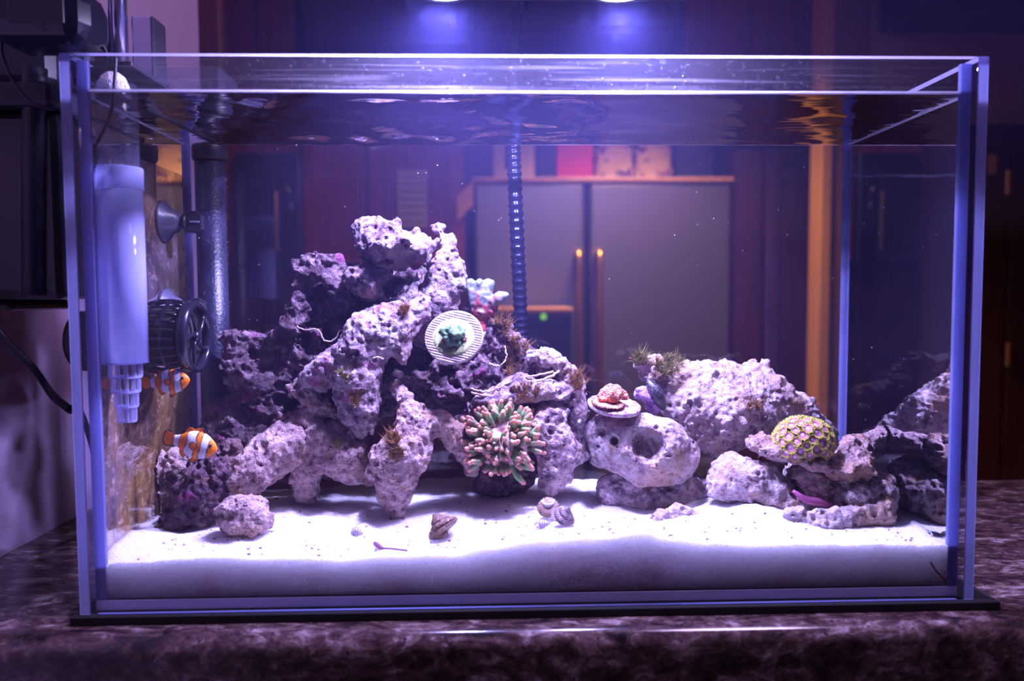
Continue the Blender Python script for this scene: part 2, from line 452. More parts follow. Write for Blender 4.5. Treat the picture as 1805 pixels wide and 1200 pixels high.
g1 = t.noise(26, 8, .68, t.pos(stretch=(1, 2.1, 1.5)), 1.2); g2 = t.noise(85, 6, .7, t.pos(stretch=(1, 1.8, 1.4)), .8); g3 = t.vor(170)
c = t.ramp(t.math('ADD', t.math('MULTIPLY', g1, .62), t.math('MULTIPLY', g2, .38)), [(.40, (.010, .008, .012)), (.46, (.042, .023, .023)), (.53, (.10, .062, .06)), (.58, (.22, .16, .165)), (.66, (.42, .35, .37))])
c = t.mix(t.g(t.noise(150, 4, .7), .56, .66), c, (.03, .02, .03))
M['granite'] = t.end(t.pbr(c, .14, 0, None, .5))

def struct(o, label=None): o['kind'] = 'structure'; return tag(o, label)
struct(MB().box((-2.6, -2.4, FLOOR - .05), (2.6, 3.3, FLOOR)).build('floor', M['floorwood']))
struct(MB().box((-2.6, -2.4, 1.36), (2.6, 3.3, 1.42)).build('ceiling', M['ceil']))
struct(MB().box((-2.6, 2.95, FLOOR), (2.6, 3.05, 1.36)).build('wall_back', M['wall_back']))
struct(MB().box((-.56, -1.2, FLOOR), (-.437, .62, 1.36)).build('wall_left', M['wall']))
struct(MB().box((-2.6, -2.4, FLOOR), (2.6, -2.3, 1.36)).build('wall_front', M['wall_back']))
struct(MB().box((2.4, -2.4, FLOOR), (2.5, 3.0, 1.36)).build('wall_right', M['wall_back']))
struct(MB().box((-2.6, .62, FLOOR), (-2.5, 3.0, 1.36)).build('wall_far_left', M['wall_back']))

# countertop with a rounded front edge, on its base cabinet
def counter():
    yb, yf, th = .352, -.020, .040
    prof = [(yb, CT), (yf + .006, CT)]
    for i in range(1, 7):
        a = PI / 2 * i / 6; prof.append((yf + .006 - .012 * math.sin(a), CT - .012 + .012 * math.cos(a)))
    prof += [(yf - .006, CT - th), (yb, CT - th)]
    mb = MB(); n = len(prof); x0, x1 = -.4365, 1.35
    vs = [(x0, y, z) for y, z in prof] + [(x1, y, z) for y, z in prof]
    mb.add(vs, [tuple(range(n)), tuple(range(n, 2 * n))[::-1]] + [(i, i + n, (i + 1) % n + n, (i + 1) % n) for i in range(n)])
    o = mb.build('countertop', M['granite'], None, (0, .1, CT - th)); auto_smooth(o, 30)
    return tag(o, 'polished speckled granite countertop under the aquarium', 'countertop')
counter()
bc = thing('base_cabinet', (.45, .16, FLOOR), 'brown wooden base cabinet carrying the granite countertop', 'cabinet')
MB().box((-.436, .005, FLOOR), (1.33, .34, CT - .0405), .003).build('body', wood('walnut_base_wood', (.10, .06, .05), (.15, .09, .07)), bc)

H_TOP = .3425
# added thin bluish haze, standing in for the glow around the lamps
t = NT('glow_haze'); vs = t.n('VolumeScatter'); vs.inputs['Color'].default_value = (.26, .28, 1, 1); vs.inputs['Density'].default_value = .075; vs.inputs['Anisotropy'].default_value = .0
t.l(vs.outputs[0], t.out.inputs['Volume'])
o = MB().box((-.43, -.35, H_TOP), (1.3, 1.4, 1.0)).build('haze', t.mat); tag(o, 'added thin bluish haze above the aquarium, carrying the lamp glow', 'haze', None, 'stuff')
# ---- the kitchen beyond
def cab(name, label, px0, px1, py0, py1, Y, depth, mat, seams=(), cat='cabinet', hz=()):
    a = at(px0, py1, Y); b = at(px1, py0, Y); a[0] = at(px0, 450, Y)[0]; b[0] = at(px1, 450, Y)[0]
    x0, x1, z0, z1 = a[0], b[0], max(a[2], FLOOR), min(b[2], 1.355)
    r = thing(name, ((x0 + x1) / 2, Y + depth / 2, z0), label, cat)
    MB().box((x0, Y + .02, z0), (x1, Y + depth, z1)).build('body', M['cabinet_dark'], r)
    xs = [x0] + [at(s, 450, Y)[0] for s in seams] + [x1]; zs = [z0] + sorted(at(600, h, Y)[2] for h in hz) + [z1]
    for i in range(len(xs) - 1):
        for j in range(len(zs) - 1):
            m = MB(); g = .006; X0, X1, Z0, Z1 = xs[i] + g, xs[i + 1] - g, zs[j] + g, zs[j + 1] - g
            m.box((X0, Y, Z0), (X1, Y + .02, Z1), .003)
            f = min(.055, (X1 - X0) * .2)
            if X1 - X0 > .12 and Z1 - Z0 > .12:
                # raised frame round a recessed panel
                m.box((X0, Y - .012, Z0), (X0 + f, Y, Z1), .002); m.box((X1 - f, Y - .012, Z0), (X1, Y, Z1), .002)
                m.box((X0 + f, Y - .012, Z0), (X1 - f, Y, Z0 + f), .002); m.box((X0 + f, Y - .012, Z1 - f), (X1 - f, Y, Z1), .002)
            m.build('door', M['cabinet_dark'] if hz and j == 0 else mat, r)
    return r
YK = 2.2
# black door edge and the tall cherry cabinets on the left
dj = thing('pantry_door', at(372, 900, 1.5), 'dark narrow door edge beside the lilac wall', 'door')
a, b = at(345, 600, 1.5), at(402, 600, 1.5)
MB().box((a[0], 1.5, FLOOR), (b[0], 1.54, 1.355), .003).build('door_panel', M['cabinet_dark'], dj)
MB().lathe([(.012, 0), (.012, .02), (.022, .03), (.022, .05), (.012, .06)], (b[0] - .03, 1.5, .0), (0, -1, 0), 16).build('knob', M['gold'], dj, None, True)
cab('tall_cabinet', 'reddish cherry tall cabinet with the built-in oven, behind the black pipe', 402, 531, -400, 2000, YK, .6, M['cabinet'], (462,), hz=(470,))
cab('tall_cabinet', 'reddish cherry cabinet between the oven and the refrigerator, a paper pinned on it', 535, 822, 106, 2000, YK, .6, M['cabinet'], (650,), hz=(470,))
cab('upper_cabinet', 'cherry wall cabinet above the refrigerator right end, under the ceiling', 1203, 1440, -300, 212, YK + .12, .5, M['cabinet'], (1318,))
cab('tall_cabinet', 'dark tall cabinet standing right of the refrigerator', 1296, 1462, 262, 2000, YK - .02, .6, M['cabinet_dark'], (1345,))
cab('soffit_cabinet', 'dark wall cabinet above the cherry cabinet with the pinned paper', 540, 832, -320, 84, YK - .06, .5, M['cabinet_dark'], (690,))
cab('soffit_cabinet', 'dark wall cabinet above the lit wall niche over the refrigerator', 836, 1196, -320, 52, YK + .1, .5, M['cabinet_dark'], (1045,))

# refrigerator
x0, zt = at(835, 315, YK)[0], at(835, 315, YK)[2]; x1 = at(1290, 315, YK)[0]; xm = at(1035, 315, YK)[0]
t = NT('brushed_steel'); M['steel'] = t.end(t.pbr((.32, .29, .27), .38, .9, t.bump(t.noise(60, 3, vec=t.pos(stretch=(1, 1, 40))), .05, .002)))
fr = thing('refrigerator', ((x0 + x1) / 2, YK + .35, FLOOR), 'brushed steel double-door refrigerator seen through the back glass', 'refrigerator')
MB().box((x0, YK + .05, FLOOR), (x1, YK + .72, zt), .006).build('body', M['black'], fr)
MB().box((x0 - .005, YK - .01, zt - .012), (x1 + .005, YK + .6, zt + .004), .003).build('top_trim', M['oak'], fr)
for xa, xb in ((x0, xm - .008), (xm + .008, x1)):
    dr = MB().box((xa, YK, FLOOR + .08), (xb, YK + .05, zt - .013), .012).build('door', M['steel'], fr)
    hx = xm - .036 if xa == x0 else xm + .036
    z1, z0 = at(1020, 445, YK - .05)[2], at(1020, 760, YK - .05)[2]
    pts = spline([(hx, YK, z1 - .01), (hx, YK - .045, z1), (hx, YK - .06, z1 - .06), (hx, YK - .062, (z0 + z1) / 2), (hx, YK - .06, z0 + .06), (hx, YK - .045, z0), (hx, YK, z0 + .01)], 32)
    MB().tube(pts, .012, 10).build('handle', M['gold'], dr, None, True)
# bin in front of the fridge
p = at(870, 545, 1.8); q = at(1008, 545, 1.8)
b_ = thing('kitchen_bin', ((p[0] + q[0]) / 2, 1.9, FLOOR), 'black kitchen bin with an amber lid rim and a green light', 'bin')
MB().box((p[0], 1.8, FLOOR), (q[0], 2.05, p[2] - .012), .012).build('body', M['black'], b_)
MB().box((p[0] - .004, 1.795, p[2] - .012), (q[0] + .004, 2.06, p[2] + .004), .004).build('lid', M['oak'], b_)
t = NT('green_led'); e = t.n('Emission'); e.inputs[0].default_value = (.35, .8, .05, 1); e.inputs[1].default_value = .9; M['green_led'] = t.end(e.outputs[0])
MB().lathe([(.009, 0), (.009, .004), (.004, .006)], (*at(958, 558, 1.8)[[0]], 1.8, at(958, 558, 1.8)[2]), (0, -1, 0), 16).build('indicator_light', M['green_led'], b_)

# things on top of the refrigerator
def topbox(name, label, cat, px0, px1, pytop, mat, Y=YK + .1, depth=.16):
    a, b = at(px0, 300, Y), at(px1, pytop, Y)
    r = thing(name, ((a[0] + b[0]) / 2, Y + depth / 2, zt + .004), label, cat); return r, a[0], b[0], b[2]
M['cream'] = plain('cream_card', (.92, .70, .38), .7); M['red_card'] = plain('red_card', (.75, .045, .06), .5); M['navy_card'] = plain('navy_card', (.015, .02, .06), .6)
r, xa, xb, zz = topbox('canister', 'cream round-cornered canister with a dark green label on the refrigerator', 'canister', 868, 944, 225, M['cream'])
MB().box((xa, YK + .1, zt + .004), (xb, YK + .22, zz), .02).build('body', M['cream'], r)
MB().box((xa + .045, YK + .096, zt + .05), (xb - .06, YK + .1, zz - .06)).build('label', plain('green_print', (.06, .10, .05)), r)
MB().box((xa + .02, YK + .115, zz), (xb - .02, YK + .205, zz + .03), .01).build('lid', M['red_card'], r)
r, xa, xb, zz = topbox('storage_box', 'dark narrow box between the canister and the red box', 'box', 947, 978, 230, M['navy_card'])
MB().box((xa, YK + .1, zt + .004), (xb, YK + .24, zz), .003).build('body', M['navy_card'], r); MB().box((xa - .001, YK + .098, zz - .03), (xb + .001, YK + .242, zz + .002), .002).build('lid', M['black'], r)
r, xa, xb, zz = topbox('storage_box', 'bright red box standing on the refrigerator top', 'box', 981, 1045, 215, M['red_card'])
MB().box((xa, YK + .1, zt + .004), (xb, YK + .26, zz), .004).build('body', M['red_card'], r); MB().box((xa - .002, YK + .098, zz - .04), (xb + .002, YK + .262, zz + .003), .003).build('lid', M['red_card'], r)
t = NT('printed_paper_bag'); pn = t.g(t.noise(16, 2), .56, .6); c = t.mix(pn, (.72, .46, .20), (.22, .05, .12)); c = t.mix(t.g(t.noise(23, 1), .64, .67), c, (.05, .09, .10)); M['bag'] = t.end(t.pbr(c, .7))
for px0, px1, lab in ((1050, 1120, 'crumpled cream printed bag beside the red box'), (1122, 1190, 'flat cream printed bag beside the navy box')):
    a, b = at(px0, 300, YK + .1), at(px1, 235, YK + .1); r = thing('paper_bag', ((a[0] + b[0]) / 2, YK + .17, zt + .004), lab, 'bag')
    bm = bmesh.new(); bmesh.ops.create_grid(bm, x_segments=8, y_segments=8, size=.5); vs = []
    mb = MB(); nx = 9
    for side in (0, 1):
        pass
    V_ = []; Fc = []
    for j in range(nx):
        for k in range(24):
            an = 2 * PI * k / 24; sx = math.copysign(abs(math.cos(an)) ** .5, math.cos(an)); sy = math.copysign(abs(math.sin(an)) ** .5, math.sin(an)); v = j / (nx - 1)
            V_.append(((a[0] + b[0]) / 2 + (b[0] - a[0]) / 2 * sx * (1 - .05 * v) + rnd.gauss(0, .003), YK + .17 + .06 * sy * (1 - .6 * v) + rnd.gauss(0, .003), zt + .004 + v * (b[2] - zt - .004)))
    for j in range(nx - 1):
        for k in range(24): Fc.append((j * 24 + k, j * 24 + (k + 1) % 24, (j + 1) * 24 + (k + 1) % 24, (j + 1) * 24 + k))
    Fc += [tuple(range(24))[::-1], tuple(range((nx - 1) * 24, nx * 24))]
    bm.free(); mb.add(V_, Fc).build('body', M['bag'], r)
    MB().box((a[0] + .01, YK + .135, b[2] - .03), (b[0] - .01, YK + .145, b[2] + .02), .002).build('folded_top', M['bag'], r)
r, xa, xb, zz = topbox('storage_box', 'dark navy box at the right end of the refrigerator top', 'box', 1195, 1258, 225, M['navy_card'])
MB().box((xa, YK + .1, zt + .004), (xb, YK + .26, zz), .004).build('body', M['navy_card'], r); MB().box((xa - .002, YK + .098, zz - .04), (xb + .002, YK + .262, zz + .003), .003).build('lid', M['navy_card'], r)

# built-in oven with a curved handle, left
Y = YK - .06
p, q = at(415, 470, Y), at(528, 268, Y)
ov = thing('wall_oven', ((p[0] + q[0]) / 2, Y + .03, p[2]), 'black built-in oven with a bowed handle behind the black pipe', 'oven')
MB().box((p[0], Y, p[2]), (q[0], YK - .013, q[2]), .008).build('body', M['black'], ov)
hx = at(512, 300, Y)[0]
pts = spline([(hx - .03, Y, at(0, 318, Y)[2] * 0 + at(500, 318, Y)[2]), (hx, Y - .035, at(500, 335, Y)[2]), (hx + .012, Y - .045, at(500, 385, Y)[2]), (hx, Y - .035, at(500, 440, Y)[2]), (hx - .03, Y, at(500, 458, Y)[2])], 24)
MB().tube(pts, .014, 10).build('handle', M['black_gloss'], ov, None, True)
gx = at(488, 400, Y)[0]; MB().box((gx - .004, Y - .008, at(488, 443, Y)[2]), (gx + .004, Y, at(488, 338, Y)[2]), .002).build('trim_strip', M['gold'], ov)
p, q = at(430, 440, Y), at(480, 330, Y); MB().box((p[0], Y - .004, p[2]), (q[0], Y, q[2]), .002).build('window', M['black_gloss'], ov)
# pinned paper with ruled lines
p, q = at(702, 400, YK - .016), at(752, 300, YK - .016)
pc = thing('wall_calendar', ((p[0] + q[0]) / 2, YK - .014, p[2]), 'yellowish paper sheet pinned to the cherry cabinet above the rock pile', 'paper')
MB().box((p[0], YK - .017, p[2]), (q[0], YK - .0125, q[2])).build('sheet', plain('old_paper', (.42, .33, .16), .8), pc)
for i in range(7):
    z = p[2] + (q[2] - p[2]) * (i + .6) / 7.5; MB().box((p[0] + .006, YK - .0185, z), (q[0] - .006, YK - .017, z + .004)).build('ruled_line', M['cabinet_dark'], pc)
# lit cabinet end panel beside the fridge, its light put into lighter oak
p, q = at(806, 390, YK - .03), at(834, 318, YK - .03)
ep = MB().prism([(p[0], p[2]), (p[0], p[2] + (q[2] - p[2]) * .6), (q[0], q[2]), (q[0], p[2] + (q[2] - p[2]) * .4)], YK - .035, YK - .013).build('lit_endpiece', M['oak'])
tag(ep, 'slanted lit cabinet bracket at the upper left corner of the refrigerator', 'endpiece')

# right hand doorway: brown casing with a lit edge, brown wall, dark pantry doors with brass hinges
dc = thing('door_casing', (at(1480, 600, 1.9)[0], 1.95, FLOOR), 'brown door casing with a lit orange edge, between the kitchen and the brown wall', 'casing')
a, b, c_ = at(1443, 600, 1.9)[0], at(1462, 600, 1.9)[0], at(1522, 600, 1.9)[0]
MB().box((a, 1.9, FLOOR), (b, 1.99, 1.355), .004).build('lit_edge_board', M['oak'], dc)  # same casing in lighter oak: warm light put into the colour
MB().box((b, 1.91, FLOOR), (c_, 1.99, 1.355), .003).build('face_board', wood('brown_casing', (.16, .08, .06), (.2, .10, .07)), dc)
xr = at(1522, 600, 1.95)[0]
struct(MB().box((xr, 1.95, FLOOR), (2.4, 2.05, 1.36)).build('wall_partition', M['wall_back']))
tag(MB().box((xr + .02, 1.72, at(1600, 50, 1.9)[2]), (2.39, 1.949, 1.359), .01).build('soffit_beam', M['cabinet_dark'], None), 'dark soffit box under the ceiling above the brown wall', 'soffit')
pd = thing('pantry_door', (1.45, 1.9, FLOOR), 'dark double pantry door with two brass hinges behind the aquarium right edge', 'door')
x_a = at(1540, 600, 1.9)[0]; x_b = at(1770, 600, 1.9)[0]; x_c = at(1790, 600, 1.9)[0]; zt2 = at(1700, 218, 1.9)[2]
MB().box((x_a, 1.9, FLOOR), (x_b, 1.949, zt2), .004).build('door_leaf', M['cabinet_dark'], pd)
MB().box((x_b + .008, 1.9, FLOOR), (x_b + .6, 1.949, zt2), .004).build('door_leaf', M['cabinet_dark'], pd)
for y_ in (322, 625):
    c = at(1776, y_, 1.895); MB().lathe([(.008, 0), (.008, .075)], (c[0], 1.894, c[2] - .037), (0, 0, 1), 12).build('hinge', M['gold'], pd)
c = at(1747, 290, 1.895); MB().box((c[0] - .012, 1.885, c[2] - .03), (c[0] + .012, 1.9, c[2] + .03), .003).build('latch', M['oak'], pd)

# ================================================================== AQUARIUM
W2, H, T, DI = .300, .3636, .006, .1844
WL = .3415
D2 = DI + T
tank = thing('aquarium', (0, .095, 0), 'rimless glass aquarium with a reef, standing on a black mat', 'aquarium')
tag(MB().box((-.3045, -.004, CT), (.3165, D2 + .006, -.0002), .0006).build('leveling_mat', M['black_matte']), 'thin black foam mat under the glass aquarium', 'mat')
def pane(name, lo, hi, edges):
    o = MB().box(lo, hi, .0006).build(name, [M['glass'], M['edge']], tank)
    for p in o.data.polygons:
        for d in edges:
            if p.normal.dot(Vector(d)) > .5: p.material_index = 1
    return o
SX = .0075                                                      # side pane thickness
bp = pane('bottom_pane', (-W2 + SX, .0062, 0), (W2 - SX, DI - .0002, .0075), [(0, -1, 0)]); bp.data.materials[1] = plain('guided_light_edge', (.75, .74, .9), .4)  # pale diffuse front edge: light guided through the glass put into the colour
pane('front_pane', (-W2 + SX + .0002, 0, .0), (W2 - SX - .0002, T, H), [(0, 0, 1)])
pane('back_pane', (-W2 + SX + .0002, DI, .0), (W2 - SX - .0002, D2, H), [(0, 0, 1)])
left = pane('side_pane', (-W2, 0, 0), (-W2 + SX, D2, H), [(0, 0, 1), (0, -1, 0), (0, 1, 0)])
right = pane('side_pane', (W2 - SX, 0, 0), (W2, D2, H), [(0, 0, 1), (0, -1, 0), (0, 1, 0)])
for sx in (-1, 1):
    for y0, y1 in ((T + .0001, T + .0035), (DI - .0035, DI - .0001)):
        xa = sx * (W2 - SX - .0002); xb = sx * (W2 - SX - (.0072 if y0 < .05 else .0036))
        MB().prism([(xa, .0077), (xb, .0077), (xb, H - .003), (xa, H - .003)], y0, y1).build('silicone_seam', M['silicone'], tank)
# bottom rails of silicone behind the front pane
MB().box((-W2 + SX + .004, .0002, .0002), (W2 - SX - .004, .0019, .0006)).build('silicone_seam', M['silicone'], tank)
# dried spray and salt on the inside of the front glass above the water
t = NT('salt_spray_film')
s1 = t.noise(60, 5, .6, t.pos(stretch=(.12, 1, 6)), .3); s2 = t.noise(400, 3, .7)
f = t.math('MULTIPLY', t.g(s1, .5, .8), .035); f = t.math('ADD', f, t.math('MULTIPLY', t.g(s2, .62, .72), .03)); f = t.math('ADD', f, .006)
tl = t.n('BsdfTranslucent'); tl.inputs[0].default_value = (.85, .85, .95, 1); tr = t.n('BsdfTransparent')
M['spray'] = t.end(t.mixs(f, tr.outputs[0], tl.outputs[0]))
MB().box((-W2 + SX + .004, T + .0003, WL + .001), (W2 - SX - .004, T + .0005, H - .0008)).build('salt_film', M['spray'], tank)
mb = MB()
for i in range(420):
    x = rnd.uniform(-.285, .285); z = WL + .0015 + abs(rnd.gauss(0, .0035)) + (rnd.random() < .12) * rnd.uniform(0, .012); r = rnd.uniform(.0002, .0006)
    if z < H - .001: mb.ball((x, T + .0008, z), (r * rnd.uniform(.8, 1.8), .0004, r), 6, 4)
o = mb.build('water_droplets', glassy('droplet', (.8, .8, .95), 1.6), tank, None, True); o['kind'] = 'stuff'

# algae growing on the inside of the left pane
t = NT('glass_algae')
a1 = t.noise(22, 6, .65, t.pos(stretch=(1, 1.6, .7))); a2 = t.noise(160, 5, .7); a3 = t.noise(9, 4, .6)
f = t.math('ADD', t.math('MULTIPLY', t.g(a1, .3, .62), .6), t.math('MULTIPLY', t.g(a2, .5, .66), .32)); f = t.math('MULTIPLY', f, .85)
c = t.mix(t.g(a3, .45, .62), (.24, .17, .22), (.38, .21, .06)); c = t.mix(t.g(a2, .56, .7), c, (.46, .35, .30))
df = t.pbr(c, .7, 0, t.bump(a2, .6, .002)); tr = t.n('BsdfTransparent')
M['algae'] = t.end(t.mixs(f, tr.outputs[0], df))
MB().box((-W2 + SX + .0003, T + .004, .03), (-W2 + SX + .0009, DI - .004, WL - .028)).build('algae_film', M['algae'], left)

# ---- water: one closed body; its surface and the glass walls mirror what is inside when seen at a flat angle
def water_mat(name, ior, bump=None, haze=True, both=True):
    t = NT(name); tr = t.n('BsdfTransparent'); tr.inputs[0].default_value = (.97, .985, 1, 1)
    gl = t.n('BsdfGlossy'); gl.inputs['Roughness'].default_value = .02; gl.inputs[0].default_value = (.92, .94, 1, 1)
    fr = t.n('Fresnel'); fr.inputs['IOR'].default_value = ior
    if bump:
        n = t.math('ADD', t.noise(bump[0], 3, .45, t.pos(stretch=(.6, 2.2, 1)), 1.5), t.math('MULTIPLY', t.noise(bump[0] * 3, 2, .5, t.pos(stretch=(.5, 2.5, 1)), .8), .22))
        nm = t.bump(n, bump[1], bump[2]); t.l(nm, gl.inputs['Normal'])
    vs = t.n('VolumeScatter'); vs.inputs['Color'].default_value = (.42, .40, 1, 1); vs.inputs['Density'].default_value = .17; vs.inputs['Anisotropy'].default_value = .2
    return t.end(t.mixs(fr.outputs[0], tr.outputs[0], gl.outputs[0]), vs.outputs[0])
M['water_top'] = water_mat('water_surface', 1.18, (7, 1.0, .0042))
M['water_side'] = water_mat('water_body', 1.30)
wx, wy0, wy1 = W2 - SX - .0004, T + .0007, DI - .0004
wm = MB(); nx, ny = 260, 90
wr = np.random.default_rng(12); wn1 = grid_noise((nx + 1, ny + 1, 2), .0021, .034, wr)[:, :, 0]; wn2 = grid_noise((nx + 1, ny + 1, 2), .0021, .014, wr)[:, :, 0]
top = []
for j in range(ny + 1):
    for i in range(nx + 1):
        x = -wx + 2 * wx * i / nx; y = wy0 + (wy1 - wy0) * j / ny
        e = min(1, min(i, nx - i, j, ny - j) / 5)
        amp_ = .25 + 1.0 * math.exp(-((x + .11) / .12) ** 2)
        z = WL + e * amp_ * (.0028 * wn1[i, j] + .0017 * wn2[i, j])
        top.append((x, y, z))
R = nx + 1
wm.add(top, [(j * R + i, j * R + i + 1, (j + 1) * R + i + 1, (j + 1) * R + i) for j in range(ny) for i in range(nx)], 0)
per = [i for i in range(nx + 1)] + [j * R + nx for j in range(1, ny + 1)] + [ny * R + i for i in range(nx - 1, -1, -1)] + [j * R for j in range(ny - 1, 0, -1)]
b0 = len(wm.v); wm.v.extend([(wm.v[i][0], wm.v[i][1], .0085) for i in per]); wm.c.extend([(1, 1, 1, 1)] * len(per)); n = len(per)
for k in range(n): wm.f.append((per[k], b0 + k, b0 + (k + 1) % n, per[(k + 1) % n])); wm.m.append(1)
wm.f.append(tuple(b0 + k for k in range(n))); wm.m.append(1)
o = wm.build('water', [M['water_top'], M['water_side']], None, (0, .095, .0085)); o.data.polygons.foreach_set('use_smooth', [m == 0 for m in wm.m])
tag(o, 'clear rippled salt water filling the glass aquarium', 'water', None, 'stuff')
# the bright meniscus where the water climbs the glass
mb = MB()
for ch in ([(-wx, wy0 + .0006, WL + .0004), (0, wy0 + .0006, WL), (wx, wy0 + .0006, WL + .0004)],):
    mb.tube(spline(ch, 60), .0011, 8)
t = NT('meniscus'); a = t.n('BsdfTranslucent'); a.inputs[0].default_value = (.9, .88, 1, 1); d = t.n('BsdfGlossy'); d.inputs['Roughness'].default_value = .15; tr = t.n('BsdfTransparent')
M['meniscus'] = t.end(t.mixs(.35, t.mixs(.35, a.outputs[0], d.outputs[0]), tr.outputs[0]))
mb.build('meniscus', M['meniscus'], o, None, True)
MB().tube([(wx - .0006, wy0 + .002, WL), (wx - .0006, wy1 - .002, WL)], .0009, 8).build('meniscus', M['meniscus'], o, None, True)
MB().tube([(-wx + .0006, wy0 + .002, WL), (-wx + .0006, wy1 - .002, WL)], .0009, 8).build('meniscus', M['meniscus'], o, None, True)

# ---- sand bed
ctrl = []
for x, y in [(160, 1003), (230, 992), (300, 985), (400, 984), (500, 985), (620, 984), (720, 980), (800, 978), (850, 963), (950, 953), (1050, 945), (1130, 940), (1190, 948), (1250, 957), (1350, 962), (1500, 961), (1690, 961)]:
    ctrl.append(at(x, y, .0075))
for px, py, Y in [(180, 960, .03), (250, 935, .06), (330, 935, .075), (480, 890, .11), (560, 890, .12), (620, 885, .125), (700, 912, .09), (760, 880, .12), (880, 880, .12), (780, 845, .178), (1000, 870, .125), (1060, 895, .11), (1160, 902, .10), (1270, 895, .075), (1330, 890, .065), (1400, 915, .05), (1480, 935, .04), (1560, 930, .05), (1600, 880, .11), (1560, 820, .17), (1300, 850, .17), (450, 945, .05), (780, 960, .035), (1000, 925, .05), (1200, 945, .03), (430, 870, .178), (200, 930, .06)]:
    ctrl.append(at(px, py, Y))
ctrl = np.array(ctrl)
def sand_z(x, y):
    x = np.asarray(x, float); y = np.asarray(y, float)
    d2 = ((x[..., None] - ctrl[:, 0]) ** 2 + ((y[..., None] - ctrl[:, 1]) * 1.3) ** 2) + 2e-5
    w_ = np.exp(-d2 / .0035) / d2 + 1e-4 / d2
    z = (w_ * ctrl[:, 2]).sum(-1) / w_.sum(-1)
    return z
nx, ny = 420, 130
gx = np.linspace(-W2 + SX + .0006, W2 - SX - .0006, nx + 1); gy = np.linspace(T + .0009, DI - .0006, ny + 1)
GX, GY = np.meshgrid(gx, gy); rng = np.random.default_rng(3)
GZ = sand_z(GX, GY)
for lam, amp_ in ((.012, .0007), (.005, .0005), (.0025, .0003)):
    n_ = grid_noise((nx + 1, ny + 1, 2), .0014, lam, rng)[:, :, 0].T; GZ = GZ + amp_ * n_
V_ = np.stack([GX, GY, GZ], -1).reshape(-1, 3).tolist(); R = nx + 1
mb = MB(); mb.add(V_, [(j * R + i, j * R + i + 1, (j + 1) * R + i + 1, (j + 1) * R + i) for j in range(ny) for i in range(nx)])
per = [i for i in range(nx + 1)] + [j * R + nx for j in range(1, ny + 1)] + [ny * R + i for i in range(nx - 1, -1, -1)] + [j * R for j in range(ny - 1, 0, -1)]
b0 = len(mb.v); n = len(per); mb.v.extend([(mb.v[i][0], mb.v[i][1], .0082) for i in per]); mb.c.extend([(1,) * 4] * n)
for k in range(n): mb.f.append((per[k], b0 + k, b0 + (k + 1) % n, per[(k + 1) % n])); mb.m.append(0)
mb.f.append(tuple(b0 + k for k in range(n))); mb.m.append(0)
t = NT('coral_sand'); v = t.vor(750); v2 = t.vor(330); n1 = t.noise(500, 4, .7); n2 = t.noise(28, 5, .6)
c = t.mix(n1, (.84, .80, .84), (.95, .93, .96)); c = t.mix(t.math('MULTIPLY', t.g(n2, .55, .75), .25), c, (.66, .50, .46))
c = t.mix(t.math('MULTIPLY', t.g(t.noise(900, 2), .66, .72), .6), c, (.35, .22, .22))
M['sand'] = t.end(t.pbr(c, .85, 0, t.bump(t.math('ADD', t.g(v, 0, .6), t.math('MULTIPLY', t.g(v2, 0, .6), .6)), .9, .0016), .2, **{'Subsurface Weight': .75, 'Subsurface Radius': (1, 1, 1), 'Subsurface Scale': .021}))
o = mb.build('sand_bed', M['sand'], None, (0, .095, .0082))
tag(o, 'white coral sand bed covering the aquarium bottom', 'sand', None, 'stuff')

# ================================================================== REEF ROCKS
FL = .012
R = {}
def mk(key, *a, **k):
    R[key] = rock(*a, floor=FL, **k); return R[key]
mk('core', 'live_rock', 'dark hollow middle rock of the main pile, under the cap and behind the column',
   [[(520, 720, .165, 50), (600, 690, .165, 70), (690, 650, .165, 78), (780, 660, .165, 75), (850, 690, .165, 60), (900, 720, .165, 45)],
    [(600, 560, .168, 60), (700, 540, .165, 60), (760, 520, .160, 40)], [(600, 690, .16, 50), (560, 800, .165, 46)], [(800, 680, .16, 50), (840, 800, .165, 36)],
    [(700, 690, .13, 14), (745, 660, .125, 16), (780, 640, .125, 18), (820, 640, .125, 16)], [(780, 690, .125, 24), (810, 700, .12, 18)], [(660, 660, .13, 10), (700, 668, .12, 12), (718, 700, .115, 12)]],
   M['rock_dark'], neg=[[(690, 700, .125, 40), (700, 760, .14, 46)], [(640, 790, .15, 44)], [(840, 640, .13, 20)], [(680, 610, .13, 22)]], seed=11, step=.0017, amp=1.2, pits=120, ridge=1.1, cav=14)
mk('cap', 'live_rock', 'pale pitted rock lying across the very top of the main pile',
   [([(642, 414, .125, 24), (680, 428, .118, 34), (735, 438, .12, 27), (768, 428, .128, 12)], 1.3), [(632, 402, .125, 15), (655, 396, .125, 12), (690, 402, .125, 12)], [(654, 392, .124, 7)], [(700, 455, .12, 22), (650, 440, .118, 14)]],
   M['rock_top'], neg=[[(640, 436, .098, 9), (652, 432, .10, 7)]], seed=2, step=.0011, pits=160, pit_r=(.0007, .0022), ridge=.6)
mk('slab', 'live_rock', 'tall pale slab leaning at the right of the cap rock, pointed at the top',
   [([(770, 408, .135, 9), (790, 425, .13, 18), (786, 470, .125, 32), (775, 520, .125, 38), (760, 560, .125, 36), (745, 585, .13, 26)], .65),
    [(772, 404, .132, 8), (768, 440, .115, 12), (745, 470, .11, 11), (728, 505, .11, 12), (715, 530, .11, 16)], [(800, 455, .12, 16), (806, 500, .12, 14)], [(766, 402, .135, 7), (778, 402, .135, 7)]],
   M['rock_top'], seed=3, step=.0011, amp=.7, pits=120, pit_r=(.0007, .002))
